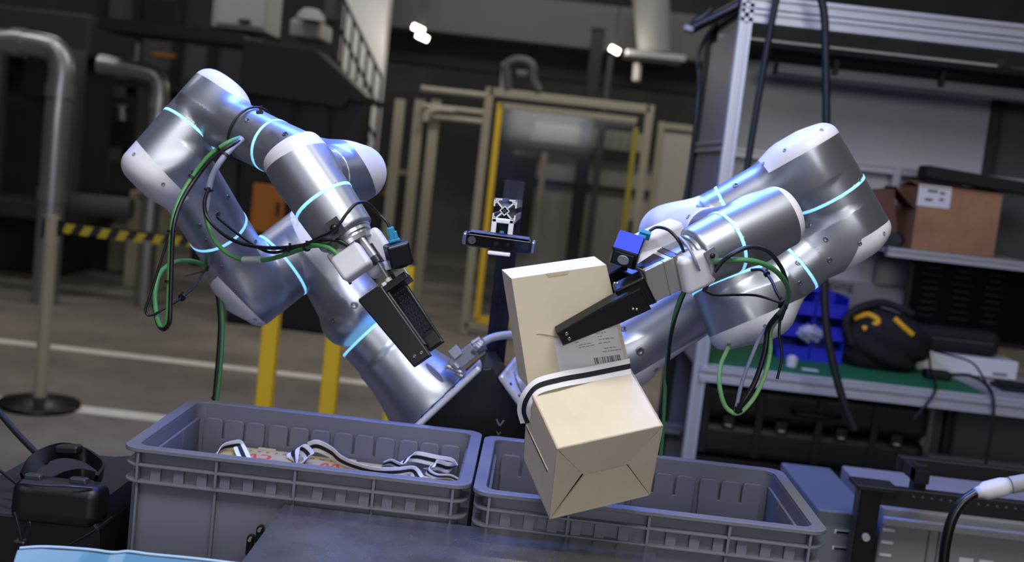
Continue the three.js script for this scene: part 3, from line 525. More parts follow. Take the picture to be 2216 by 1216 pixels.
{ const z = -2.78, p = onDesk(2056, 720, z), t = thing('black_pouch', 'long black fabric pouch on top of the white device box', 'pouch', V(p.x, DY + 0.083, z)); part('pouch_body', box(0.36, 0.1, 0.14, p.x + 0.02, DY + 0.135, z - 0.04, 0.03), mat(0x08080a, 0.8), t); part('zip', box(0.3, 0.004, 0.004, p.x + 0.02, DY + 0.14, z + 0.031), M.mid, t); }
// ---------------------------------------------------------------- below the bench
{
  const z = -2.5, a = onZ(1520, 838, z), b = onZ(1998, 1030, z), w = b.x - a.x, top = DY - 0.1, bot = b.y - 0.02, h = top - bot, cx = (a.x + b.x) / 2, cy = (top + bot) / 2;
  const t = thing('transport_case', 'big black ribbed transport case with metal latches under the bench', 'case', V(cx, bot, z));
  part('lid', box(w, h * 0.5, 0.4, cx, cy + h * 0.25 + 0.003, z - 0.2, 0.04), mat(0x040406, 0.5), t); part('tray', box(w, h * 0.5, 0.4, cx, cy - h * 0.25 - 0.003, z - 0.2, 0.04), mat(0x040406, 0.5), t);
  for (const u of [0.13, 0.36, 0.62, 0.86]) { part('rib', box(0.03, h * 0.9, 0.012, a.x + w * (u - 0.1), cy, z + 0.004, 0.004), mat(0x08080e, 0.5), t); part('latch', [box(0.045, 0.05, 0.014, a.x + w * u, cy, z + 0.006, 0.004)], M.black, t); part('latch_pin', box(0.022, 0.008, 0.01, a.x + w * u, cy - 0.012, z + 0.014, 0.002), M.light, t); }
  part('carry_handle', tube([V(cx - 0.09, cy + 0.07, z), V(cx - 0.08, cy + 0.07, z + 0.03), V(cx + 0.08, cy + 0.07, z + 0.03), V(cx + 0.09, cy + 0.07, z)], 0.01, 30, 8), M.black, t);
  const s = thing('case_stand', 'low dark stand carrying the black transport case', 'stand', V(cx, 0, z)); part('stand_top', box(w, 0.03, 0.4, cx, bot - 0.016, z - 0.2), M.black, s); for (const x of [-1, 1]) for (const zz of [-0.36, -0.04]) part('leg', box(0.05, bot - 0.03, 0.05, cx + x * (w / 2 - 0.05), (bot - 0.03) / 2, z + zz), M.black, s);
}
{ // grey controllers
  const mk = (label, x0, x1, y, z0, z1, m) => {
    const t = thing('robot_controller', label, 'controller', V((x0 + x1) / 2, 0, z0)), h = 0.28;
    part('case', box(x1 - x0, h, z0 - z1, (x0 + x1) / 2, y - h / 2, (z0 + z1) / 2, 0.006), m, t); part('front_plate', box(x1 - x0 - 0.02, h - 0.05, 0.004, (x0 + x1) / 2, y - h / 2 - 0.015, z0 + 0.001), mat(0x6c7078, 0.45), t);
    for (let i = 0; i < 4; i++) for (const s of [0.07, x1 - x0 - 0.07]) part('vent_slot', box(0.05, 0.01, 0.004, x0 + s, y - 0.05 - i * 0.042, z0 + 0.004, 0.002), M.white, t);  // slots coloured white as highlights on the louvres
    part('pedestal', box(x1 - x0 - 0.04, y - h, z0 - z1 - 0.04, (x0 + x1) / 2, (y - h) / 2, (z0 + z1) / 2), M.dark, t); return t;
  };
  const a = at(1740, 1075, 3.25), b = at(1905, 1130, 3.0);
  mk('blue grey robot controller with vent slots painted as white highlights beside the grey crate', at(1770, 1120, 2.85).x, at(1895, 1120, 2.85).x, at(1800, 1105, 2.85).y, at(1800, 1105, 2.85).z, at(1800, 1105, 2.85).z - 0.45, mat(0x59616b, 0.45));
  const c = at(1930, 1100, 2.85), e = thing('equipment_box', 'pale grey equipment box with slots and stickers behind the black upright', 'equipment', V(c.x + 0.2, 0, c.z));
  part('case', box(0.62, 0.3, 0.4, c.x + 0.29, c.y - 0.15, c.z - 0.2, 0.006), mat(0x7b7b7d, 0.5), e); part('rim', box(0.62, 0.02, 0.02, c.x + 0.29, c.y - 0.03, c.z + 0.01, 0.004), M.light, e); part('pedestal', box(0.56, c.y - 0.3, 0.36, c.x + 0.29, (c.y - 0.3) / 2, c.z - 0.2), M.dark, e);
  for (let i = 0; i < 3; i++) part('vent_slot', box(0.03, 0.008, 0.004, c.x + 0.0, c.y - 0.055 - i * 0.032, c.z + 0.002, 0.002), M.white, e);
  for (const [x, y, w] of [[0.2, 0.11, 0.035], [0.25, 0.11, 0.035]]) part('sticker', box(w, 0.014, 0.002, c.x + x, c.y - y, c.z + 0.001), M.white, e);
  for (let i = 0; i < 2; i++) part('groove', box(0.004, 0.09, 0.003, c.x + 0.1 + i * 0.025, c.y - 0.085, c.z + 0.001), M.mid, e);
  // black rack upright and bars
  const r = at(1880, 1060, 2.75), k = thing('rack_upright', 'black steel equipment stand upright with cross bars beside the grey controller', 'stand', V(r.x, 0, r.z)), ry = at(1880, 1048, 2.75).y;
  part('upright', box(0.05, ry, 0.05, r.x, ry / 2, r.z, 0.004), M.blackSatin, k); part('head_plate', box(0.1, 0.012, 0.08, r.x + 0.01, ry, r.z, 0.003), M.black, k);
  const y2 = at(2050, 1085, 2.75).y; part('perforated_bar', box(0.8, 0.045, 0.03, r.x + 0.42, y2, r.z + 0.005, 0.004), M.black, k);
  for (let i = 0; i < 16; i++) part('bar_hole', cyl(V(r.x + 0.1 + i * 0.022, y2 + 0.008, r.z + 0.019), V(r.x + 0.1 + i * 0.022, y2 + 0.008, r.z + 0.021), 0.003, 0.003, 8), M.mid, k);
  const y3 = at(2080, 1010, 2.9).y; part('rear_bar', box(0.7, 0.04, 0.03, r.x + 0.45, y3, r.z - 0.12, 0.004), M.black, k); part('side_arm', box(0.03, 0.03, 0.14, r.x + 0.12, y3, r.z - 0.06), M.black, k); part('side_arm', box(0.03, y3 - y2 + 0.05, 0.03, r.x + 0.12, (y3 + y2) / 2, r.z - 0.02), M.black, k);
  part('support_knob', cyl(V(r.x, ry - 0.12, r.z + 0.025), V(r.x, ry - 0.12, r.z + 0.035), 0.009, 0.009, 12), M.light, k);
}
{ // white plug and cable, bottom right
  const d = 2.4, t = thing('white_plug', 'white power connector on a thick black cable at the stand bar', 'connector', at(2150, 1060, d)), a = at(2112, 1066, d), b = at(2186, 1050, d);
  part('connector_body', turned(a, b.clone().sub(a), [[0, 0], [0.011, 0], [0.013, 0.01], [0.019, 0.02], [0.02, 0.055], [0.017, 0.07], [0, 0.071]], 20), M.white, t); part('socket_collar', cyl(b, at(2230, 1042, d), 0.018, 0.018, 18), M.light, t);
  part('cable', tube([a, at(2085, 1085, d), at(2062, 1120, d), at(2048, 1170, d), at(2040, 1240, d), at(2036, 1330, d)], 0.011, 60, 10), M.blackSatin, t);
}
// hanging black cables in front of the bench
single('hanging_cable', tube([at(1686, -30, 4), at(1668, 60, 4), at(1640, 220, 4), at(1622, 330, 4), at(1608, 430, 4), at(1592, 520, 4)], 0.012, 70, 8), M.rubber, 'slanting black cable hanging before the bench panel, left of a straighter one', 'cable');
single('hanging_cable', tube([at(1768, -30, 3.9), at(1782, 20, 3.9), at(1787, 140, 3.9), at(1788, 300, 3.9), at(1786, 480, 3.9), at(1784, 620, 3.9), at(1790, 720, 3.9), at(1806, 800, 3.9), at(1826, 870, 3.9), at(1850, 930, 3.9)], 0.014, 110, 8), M.rubber, 'long straight black cable hanging down past the blue parts bins', 'cable');
single('hanging_cable', tube([V(DX - 0.03, 2.22, DZ - 0.3), at(1518, 100, 4.3), at(1512, 200, 3.9), at(1488, 400, 3.9), at(1460, 520, 3.9)], 0.008, 60, 8), M.rubber, 'thin black cable running down the bench side panel', 'cable');
{ const t = thing('desk_lamp_arm', 'black clamp arm reaching out from the top corner of the bench frame', 'arm', V(DX, 2.2, DZ)); part('arm', [cyl(at(1490, 65, 4.2), at(1605, 8, 4.15), 0.02, 0.02, 10), cyl(at(1500, 50, 4.2), at(1540, 20, 4.2), 0.012, 0.012, 10)], M.blackSatin, t); part('knob', cyl(at(1488, 68, 4.18), at(1492, 58, 4.18), 0.02, 0.02, 12), M.light, t); }

// ================================================================ ROBOT CELL
const C = {
  silver: mat(0xa3a7ad, 0.39, 0.9), capScrew: mat(0x8a8a90, 0.4, 0.2), silverDark: mat(0x6b6e76, 0.35, 0.8), cap: mat(0xd2d2d8, 0.42), ring: mat(0x9fdcff, 0.4, 0, { emissive: new THREE.Color(0.22, 0.62, 1.0), emissiveIntensity: 0.95 }),
  screw: mat(0x6a6d74, 0.25, 0.7), black: mat(0x09090c, 0.38), bin: mat(0x686975, 0.42, 0), green: mat(0x47864a, 0.45), greenPale: mat(0x8fc3a8, 0.45), cable: mat(0x0b0b10, 0.45), cableWhite: mat(0x8f93ad, 0.45), tie: mat(0x0a0a0c, 0.5), teal: mat(0x1f7fa6, 0.45),
  plate: mat(0xc2c4cb, 0.32, 0.4), torso: mat(0x050508, 0.4), webbing: mat(0xededf0, 0.8), stripe: mat(0x10131f, 0.8), hose: mat(0x9395a3, 0.45),
};
const unit = (a, b) => b.clone().sub(a).normalize();
const screwGeo = (p, n, r = 0.0055) => turned(p.clone().addScaledVector(n, -0.0006), n, [[0, 0.0006], [r * 0.45, 0.0006], [r * 0.5, 0.0018], [r * 0.9, 0.0018], [r, 0.0006], [r * 1.05, 0]], 14);
function buildArm(name, label, s) {
  const arm = thing(name, label, 'robot arm', s.B0), r = s.r;
  const ring = (p, ax, rad, parent) => part('light_ring', [cyl(p.clone().addScaledVector(ax, -0.0027), p.clone().addScaledVector(ax, 0.0027), rad + 0.0009, rad + 0.0009, 64)], C.ring, parent, 'glowing pale blue joint ring');
  function link(nm, prims, k, planes, caps) {
    let g = solid(prims, k, 0.0042, planes);
    const lids = [];
    for (const [p, n, p2, n2] of caps) {
      let [body, lid] = split(g, p, n);
      if (p2) { const [back, front] = split(lid, p2, n2); body = join([body, back]); lid = front; }
      g = body; lids.push(lid);
    }
    const o = part(nm, g, C.silver, arm);
    for (const l of lids) part('end_cap', l, C.cap, o, 'white plastic end cap');
    return o;
  }
  const onLine = (p, a, b) => { const d = unit(a, b); return a.clone().addScaledVector(d, p.clone().sub(a).dot(d)); };
  for (const [k, a, b] of [['R1', 'B0', 'S'], ['R2', 'C1', 'C2'], ['R3', 'M2', 'E'], ['R4', 'C3', 'C4'], ['R5', 'F', 'W'], ['R7', 'T6', 'T7']]) s[k] = onLine(s[k], s[a], s[b]);
  const a1 = unit(s.B0, s.S), R1 = s.R1, n2 = unit(s.C1, s.R2), n3 = unit(s.M2, s.R3), n4 = unit(s.C3, s.R4), n5 = unit(s.F, s.R5), n6 = unit(s.W, s.H), R6 = lerpV(s.W, s.H, 0.5), n7 = unit(s.T6, s.R7);
  const bl = link('base_link', [{ a: s.B0, b: R1, r: r[1] }, { a: s.B0, b: lerpV(s.B0, R1, 0.7), r: r[0], r2: r[1], ease: true }], 0.02, [[R1, a1]], []);
  ring(R1, a1, r[1], bl);
  const l1 = link('shoulder_link', [{ a: R1, b: lerpV(R1, s.S, 0.42), r: r[1], r2: r[1] * 0.98, round: 0.05 }, { a: lerpV(R1, s.S, 0.12), b: s.S1, r: r[1] * 0.97, r2: r[1] * 0.92, roundA: 0.062, round: 0.02 }, { a: s.R2, b: s.C1, r: r[2], roundA: 0.002, round: 0.03 }], 0.05, [[R1, a1], [s.R2, n2]], s.cap1 ? [s.cap1] : []);
  ring(s.R2, n2, r[2], l1);
  const l2 = link('upper_arm_link', [{ a: s.R2, b: s.C2, r: r[2], roundA: 0.002, round: 0.03 }, { a: s.M2, b: s.R3, r: r[3] * 1.05, r2: r[3] }], 0.06, [[s.R2, n2], [s.R3, n3]], [s.cap2]);
  ring(s.R3, n3, r[3], l2);
  const l3 = link('elbow_link', [{ a: s.R3, b: s.E, r: r[3], r2: r[3] * 1.03 }, { a: s.R4, b: s.C3, r: r[4], roundA: 0.002, round: 0.03 }], 0.045, [[s.R3, n3], [s.R4, n4]], [s.cap3]);
  ring(s.R4, n4, r[4], l3);
  const l4 = link('forearm_link', [{ a: s.R4, b: s.C4, r: r[4], roundA: 0.002, round: 0.03 }, { a: s.F, b: s.R5, r: r[5] * 1.06, r2: r[5] }], 0.045, [[s.R4, n4], [s.R5, n5]], [s.cap4]);
  ring(s.R5, n5, r[5], l4);
  const l5 = link('wrist_link', [{ a: s.R5, b: s.W, r: r[5], r2: r[5] * 1.04 }, { a: R6, b: s.C5, r: r[6], roundA: 0.002, round: 0.025 }], 0.05, [[s.R5, n5], [R6, n6]], [s.cap5]);
  const l6 = link('hand_link', [{ a: R6, b: s.H, r: r[6] * 0.96 }, { a: s.T6, b: s.R7, r: r[7], roundA: 0.016 }], 0.03, [[s.R7, n7]], [s.cap6]);
  ring(s.R7, n7, r[7], l6);
  const l7 = link('tool_flange', [{ a: s.R7, b: s.T7, r: r[7], r2: r[7] * 0.93, roundA: 0.002, round: 0.008 }], 0.02, [], []);
  part('flange_ring', [cyl(s.T7, s.T7.clone().addScaledVector(n7, 0.006), r[7] * 0.78, r[7] * 0.78, 40), cyl(s.T7.clone().addScaledVector(n7, 0.006), s.T7.clone().addScaledVector(n7, 0.011), r[7] * 0.7, r[7] * 0.7, 40)], M.steel, l7);
  for (const [px, py, rad] of s.screws) { const h = hit(px, py, arm); if (h) part('screw', screwGeo(h.p, h.n, rad ?? 0.0055), h.o.name === 'end_cap' ? C.capScrew : C.screw, h.o.name === 'end_cap' ? h.o.parent : h.o); }
  return { arm, n7 };
}
const LA = {
  B0: at(938, 873, 2.5), R1: at(797, 722, 2.5), S: at(639, 553, 2.5), R2: at(611, 575, 2.492), C1: at(702, 502, 2.53), S1: at(678, 523, 2.51), M2: at(550, 621, 2.48), C2: at(507, 655, 2.45), R3: at(470, 493, 2.38), E: at(367, 330, 2.24), R4: at(410, 281, 2.25), C3: at(303, 402, 2.215), F: at(443, 244, 2.262), C4: at(497, 182, 2.28),
  R5: at(592, 316, 2.165), W: at(742, 389, 2.07), C5: at(792, 372, 2.155), H: at(655, 372, 1.9), T6: at(621, 318, 1.9), R7: at(701, 437, 1.885), T7: at(753, 514, 1.875), r: [0.1, 0.071, 0.079, 0.0625, 0.0605, 0.0505, 0.05, 0.0515],
};
LA.cap1 = [at(626, 490, 2.42), imgDir(0.83, -0.55, 0.12), at(668, 542, 2.42), imgDir(-0.56, -0.83, 0)];
LA.cap2 = [at(528, 650, 2.45), imgDir(-0.72, 0.69, 0.12), at(480, 606, 2.45), imgDir(0.53, 0.85, 0)];
LA.cap3 = [at(346, 360, 2.2), imgDir(-0.74, 0.67, 0.12), at(382, 438, 2.2), imgDir(-0.6, -0.8, 0)];
LA.cap4 = [at(490, 205, 2.27), imgDir(0.56, -0.82, -0.1), at(470, 225, 2.27), imgDir(0.2, -0.98, -0.3)];
LA.cap5 = [at(775, 362, 2.1), imgDir(0.8, -0.6, -0.25)];
LA.cap6 = [at(636, 340, 1.88), imgDir(-0.46, -0.89, -0.12)];
LA.screws = [[535, 261], [567, 240, 0.005], [617, 290], [617, 290], [600, 456], [494, 427], [472, 463], [472, 463], [553, 522], [432, 489], [445, 520, 0.004], [767, 660, 0.008], [722, 694], [290, 334, 0.004], [353, 398, 0.004], [509, 629, 0.004], [552, 690, 0.004], [528, 561, 0.004], [480, 578, 0.004]];
const left = buildArm('jointed_robot', 'silver seven joint robot arm bent over the crate of cartons', LA);
const RA = {
  B0: at(1172, 880, 2.5), R1: at(1262, 819, 2.47), S: at(1562, 614, 2.42), S1: at(1532, 640, 2.42), R2: at(1583, 606, 2.27), C1: at(1552, 528, 2.285), M2: at(1607, 669, 2.255), C2: at(1633, 737, 2.252), R3: at(1725, 574, 2.25), E: at(1835, 486, 2.245), R4: at(1797, 420, 2.24), C3: at(1868, 543, 2.255), F: at(1760, 355, 2.232), C4: at(1725, 295, 2.225),
  R5: at(1575, 453, 2.27), W: at(1463, 517, 2.3), C5: at(1424, 503, 2.36), H: at(1630, 497, 1.9), T6: at(1704, 462, 1.92), R7: at(1567, 526, 1.88), T7: at(1499, 559, 1.855), r: [0.1, 0.073, 0.08, 0.057, 0.071, 0.0525, 0.05, 0.053],
};
RA.cap1 = [at(1502, 738, 2.38), imgDir(0.5, 0.86, 0.05)];
RA.cap2 = [at(1612, 698, 2.18), imgDir(0.39, 0.92, 0.1)];
RA.cap3 = [at(1868, 505, 2.24), imgDir(0.5, 0.866, 0), at(1835, 545, 2.24), imgDir(0.95, 0.3, 0)];
RA.cap4 = [at(1740, 330, 2.2), imgDir(-0.5, -0.866, 0), at(1658, 364, 2.2), imgDir(0.85, -0.5, 0.1)];
RA.cap5 = [at(1440, 500, 2.3), imgDir(-0.75, -0.66, 0.1)];
RA.cap6 = [at(1690, 469, 1.92), imgDir(0.9, -0.42, -0.2)];
RA.screws = [[1591, 401], [1490, 469], [1698, 325, 0.004], [1652, 354, 0.004], [1778, 281, 0.004], [1750, 488], [1787, 518], [1727, 568], [1795, 563], [1731, 613], [1913, 505, 0.004], [1861, 527, 0.004], [1350, 712, 0.007], [1385, 760, 0.009], [1420, 800, 0.007], [1578, 744, 0.004], [1655, 705, 0.004], [1860, 390, 0.004]];
const right = buildArm('jointed_robot', 'silver seven joint robot arm holding the open carton', RA);

{ // round swirl mark on the left shoulder cap
  const h = hit(628, 482, left.arm); if (h) { const y = h.n, x = RIGHT.clone().addScaledVector(y, -RIGHT.dot(y)).normalize(), z = x.clone().cross(y), P = []; for (let i = 0; i < 40; i++) { const a = i / 39 * 7.6 - 0.6, r = 0.006 + 0.013 * i / 39; P.push(h.p.clone().addScaledVector(x, Math.cos(a) * r).addScaledVector(z, Math.sin(a) * r).addScaledVector(y, 0.0004 - r * r * 6)); } part('swirl_mark', tube(P, 0.0011, 120, 6), mat(0xb4b4bc, 0.4), h.o.name === 'end_cap' ? h.o.parent : h.o, 'faint round swirl mark'); }
}
// ---------------------------------------------------------------- torso, plates, mast
const TORSO = thing('robot_torso', 'black wedge shaped torso carrying both robot arms behind the crates', 'robot torso', V(0.56, 0, -0.58));
{
  const z = -0.47, P = [[880, 940], [893, 926], [1046, 801], [1062, 800], [1078, 826], [1148, 914], [1200, 980], [1200, 1300], [880, 1300]].map(([x, y]) => onZ(x, y, z)), o = V(0, 0, z - 0.11);
  part('torso_body', place(prism(P.map((p) => [p.x, p.y]), 0.22, 0.004), o, V(1, 0, 0), V(0, 1, 0), V(0, 0, 1)), C.torso, TORSO);
  const bot = Math.min(...P.map((p) => p.y));
  part('pedestal', box(0.3, bot + 0.02, 0.2, (P[0].x + P[6].x) / 2, (bot + 0.02) / 2, z - 0.11, 0.01), C.torso, TORSO); part('foot_plate', box(0.5, 0.02, 0.22, (P[0].x + P[6].x) / 2, 0.01, z - 0.11), C.torso, TORSO);
  for (const [x, y, k] of [[1082, 914, 1], [1079, 937, 0.55]]) { const c = onZ(x, y, z + 0.001), w = 0.013 * k, h = 0.011 * k; part('emblem', join([obox(V(c.x - w * 0.3, c.y - h * 0.1, c.z), V(0.5, -0.86, 0), V(0.86, 0.5, 0), V(0, 0, 1), w * 1.2, w * 0.25, 0.001), obox(V(c.x + w * 0.3, c.y - h * 0.1, c.z), V(0.5, 0.86, 0), V(-0.86, 0.5, 0), V(0, 0, 1), w * 1.2, w * 0.25, 0.001)]), mat(0x6a6a72, 0.5), TORSO, 'grey V shaped emblem'); }
  const plate = (B, ax, slope, len0, len1, nm) => {                        // mounting plate: slope = direction downhill
    const dz = ax.clone().cross(slope).normalize(), c = B.clone().addScaledVector(slope, (len1 - len0) / 2).addScaledVector(ax, -0.008);
    const o = part('mounting_plate', obox(c, slope, ax, dz, len0 + len1, 0.014, 0.25, 0.006), C.plate, TORSO, nm);
    for (let i = 0; i < 7; i++) for (const s of [-1, 1]) { const q = c.clone().addScaledVector(slope, -len0 + 0.02 + i * 0.03).addScaledVector(dz, s * 0.112).addScaledVector(ax, 0.0075); part('plate_slot', obox(q, slope, ax, dz, 0.006, 0.001, 0.016, 0.0004), C.torso, o); }
  };
  const aL = unit(LA.B0, LA.S), sL = imgDir(-0.77, 0.64, 0); sL.addScaledVector(aL, -sL.dot(aL)).normalize(); plate(LA.B0, aL, sL, 0.135, 0.11, 'bright metal mounting plate');
  const aR = unit(RA.B0, RA.S), sR = imgDir(0.6, 0.8, 0); sR.addScaledVector(aR, -sR.dot(aR)).normalize(); plate(RA.B0, aR, sR, 0.115, 0.13, 'bright metal mounting plate');
  // base hole on the left arm
  const h = hit(940, 806, left.arm); if (h) { const g = new THREE.SphereGeometry(1, 20, 12); const d = imgDir(0.55, 0.83, 0), y = h.n, x = d.clone().addScaledVector(y, -d.dot(y)).normalize(); part('oval_recess', clean(g.scale(0.028, 0.0015, 0.007).applyMatrix4(new THREE.Matrix4().makeBasis(x, y, x.clone().cross(y)).setPosition(h.p))), mat(0x4c4e55, 0.5, 0.3), left.arm.children[0]); }
}
{
  const m = thing('sensor_mast', 'dark aluminium profile mast with a silver cross beam carrying the depth camera', 'mast', V(0.6, 0.8, -0.72)), top = at(1114, 392, 2.62), z = top.z, x = top.x, blk = mat(0x0a1026, 0.3, 0.5);  // black mast profile tinted navy for the blue light on it
  part('mast_profile', profile(V(x, 0, z), V(x, top.y, z), 0.045), blk, m);
  const e = at(1092, 456, 1.98), s = 0.04, h = s / 2;
  // cross beam end in full section
  const wall = 0.0028, bars = []; const L = Math.abs(z + 0.022 - e.z), zc = e.z - L / 2;
  const bx = (x0, y0, x1, y1) => bars.push(box(x1 - x0, y1 - y0, L, e.x + (x0 + x1) / 2, e.y + (y0 + y1) / 2, zc));
  for (const sx of [-1, 1]) for (const sy of [-1, 1]) {
    const X = (a, b) => sx < 0 ? [-b, -a] : [a, b], Y = (a, b) => sy < 0 ? [-b, -a] : [a, b];
    let [x0, x1] = X(0.006, h), [y0, y1] = Y(h - wall, h); bx(x0, y0, x1, y1);
    [x0, x1] = X(h - wall, h);[y0, y1] = Y(0.006, h); bx(x0, y0, x1, y1);
    const a = sx * sy * Math.PI / 4, len = h * 1.15; bars.push(place(box(len, wall, L), V(e.x + sx * h * 0.56, e.y + sy * h * 0.56, zc), V(Math.cos(a), Math.sin(a), 0), V(-Math.sin(a), Math.cos(a), 0), V(0, 0, 1)));
    const b = -a; bars.push(place(box(h * 0.42, wall * 0.8, L), V(e.x + sx * h * 0.72, e.y + sy * h * 0.72, zc), V(Math.cos(b), Math.sin(b), 0), V(-Math.sin(b), Math.cos(b), 0), V(0, 0, 1)));
  }
  for (const k of [0, 1]) for (const sg of [-1, 1]) { const a = Math.PI / 4 + k * Math.PI / 2; bars.push(place(box(0.012, wall * 0.7, L), V(e.x + Math.cos(a + Math.PI / 2) * 0.0056 * sg, e.y + Math.sin(a + Math.PI / 2) * 0.0056 * sg, zc), V(Math.cos(a), Math.sin(a), 0), V(-Math.sin(a), Math.cos(a), 0), V(0, 0, 1))); }
  const tilt = new THREE.Matrix4().makeTranslation(e.x, e.y, e.z).multiply(new THREE.Matrix4().makeRotationFromQuaternion(new THREE.Quaternion().setFromUnitVectors(V(0, 0, -1), unit(e, at(1107, 452, 2.5))))).multiply(new THREE.Matrix4().makeTranslation(-e.x, -e.y, -e.z));
  part('cross_beam', join(bars).applyMatrix4(tilt), mat(0xb4b6ba, 0.35, 0.75), m, 'silver slotted cross beam with open end');
  part('beam_core', box(0.006, 0.006, L - 0.002, e.x, e.y, zc - 0.001).applyMatrix4(tilt), C.torso, m);
  const c = at(1087, 492, 1.965), bw = 0.038, bh = 0.03; part('hanger_bracket', [box(bw, 0.008, 0.02, c.x, c.y + 0.011, c.z, 0.002), box(0.009, bh, 0.02, c.x - bw / 2 + 0.0045, c.y, c.z, 0.002), box(0.009, bh, 0.02, c.x + bw / 2 - 0.0045, c.y, c.z, 0.002), box(bw, 0.006, 0.03, at(1080, 548, 1.94).x, at(1080, 548, 1.94).y, at(1080, 548, 1.94).z, 0.002)], mat(0xd6d6dc, 0.5), m, 'white camera bracket'); part('bracket_screw', cyl(c.clone().add(V(0, -0.012, 0.0)), c.clone().add(V(0, -0.006, 0)), 0.004, 0.004, 12), C.teal, m);
  // depth camera bar, turned a little
  const p = at(1080, 524, 1.945), ax = unit(at(1002, 520, 1.95), at(1158, 541, 1.945)), az = V(0.05, -0.12, 1); az.addScaledVector(ax, -az.dot(ax)).normalize(); const ay = az.clone().cross(ax), t = thing('depth_camera', 'slim black stereo depth camera hung under the silver cross beam', 'camera', p);
  part('body', obox(p, ax, ay, az, 0.122, 0.027, 0.026, 0.0125), mat(0x0d0d14, 0.3, 0.2), t);
  part('top_cover', obox(p.clone().addScaledVector(ay, 0.0128), ax, ay, az, 0.1, 0.002, 0.022, 0.0008), mat(0x2a2c3e, 0.45, 0.2), t);
  for (const s of [-1, 1]) part('end_cheek', obox(p.clone().addScaledVector(ax, s * 0.058), ax, ay, az, 0.007, 0.02, 0.024, 0.003), mat(0x8c93a8, 0.25, 0.8), t, 'silver end cheek');
  part('front_window', obox(p.clone().addScaledVector(az, 0.0128), ax, ay, az, 0.108, 0.018, 0.001, 0.0004), mat(0x07060b, 0.12), t);
  for (const [u, r] of [[-0.045, 0.0068], [0.045, 0.0065], [-0.004, 0.0045], [0.016, 0.003]]) part('lens', cyl(p.clone().addScaledVector(ax, u).addScaledVector(az, 0.0125), p.clone().addScaledVector(ax, u).addScaledVector(az, 0.0138), r, r, 24), mat(u === -0.045 ? 0x4a4652 : 0x1a1922, 0.2), t);
}
// hose and connector between the arm bases
{
  const t = thing('base_connector', 'grey metal cable connector with pale hose on the left arm base', 'connector', at(1000, 775, 2.42)), d = 2.42;
  const a = at(970, 800, d), b = at(1030, 752, d), n = unit(a, b), v = BACK.clone(), u = n.clone().cross(v).normalize(), w = u.clone().cross(n);
  part('plug_body', obox(lerpV(a, b, 0.55), n, u, w, 0.062, 0.03, 0.034, 0.003), mat(0x7d808c, 0.4, 0.2), t); part('locking_block', obox(at(986, 762, d - 0.01), n, u, w, 0.022, 0.022, 0.024, 0.002), mat(0x9a9eac, 0.35, 0.3), t); part('lever', [cyl(at(968, 792, d - 0.02), at(998, 806, d - 0.02), 0.005, 0.005, 10), cyl(at(983, 786, d - 0.025), at(992, 796, d - 0.025), 0.009, 0.009, 14), cyl(at(962, 798, d), at(990, 775, d), 0.004, 0.004, 8)], M.steel, t);
  part('gland', [cyl(at(1028, 753, d), at(1046, 742, d), 0.017, 0.017, 16), cyl(at(1030, 746, d - 0.012), at(1038, 752, d - 0.012), 0.02, 0.02, 6)], M.steel, t); part('foot', cyl(at(985, 805, d), at(1000, 815, d), 0.006, 0.006, 10), M.steel, t);
  part('hose', tube([at(1040, 744, d), at(1062, 732, d + 0.01), at(1095, 725, d + 0.02), at(1130, 727, d + 0.04), at(1190, 742, d + 0.06), at(1230, 790, d + 0.1)], 0.0085, 60, 12), C.hose, t, 'pale grey hose');
}
// ---------------------------------------------------------------- crates
function rrect(w, d, r, x = 0, y = 0) { const s = new THREE.Shape(), k = new THREE.Path(); for (const q of [s]) { q.moveTo(x + r, y); q.lineTo(x + w - r, y); q.absarc(x + w - r, y + r, r, -Math.PI / 2, 0); q.lineTo(x + w, y + d - r); q.absarc(x + w - r, y + d - r, r, 0, Math.PI / 2); q.lineTo(x + r, y + d); q.absarc(x + r, y + d - r, r, Math.PI / 2, Math.PI); q.lineTo(x, y + r); q.absarc(x + r, y + r, r, Math.PI, Math.PI * 1.5); } return s; }
function frameRing(out, rin, inset0, inset1, y0, h, bevel = 0) {   // ring of the crate outline, lying flat
  const s = rrect(0.6 - 2 * inset0, 0.4 - 2 * inset0, out, inset0, inset0), hole = rrect(0.6 - 2 * inset1, 0.4 - 2 * inset1, rin, inset1, inset1); s.holes.push(new THREE.Path(hole.getPoints(6)));
  const g = new THREE.ExtrudeGeometry(s, { depth: h - 2 * bevel, bevelEnabled: bevel > 0, bevelSize: bevel, bevelThickness: bevel, bevelSegments: 2, bevelOffset: -bevel, curveSegments: 6 });
  g.rotateX(-Math.PI / 2).translate(0, y0 + bevel, 0); return metreUV(g);
}
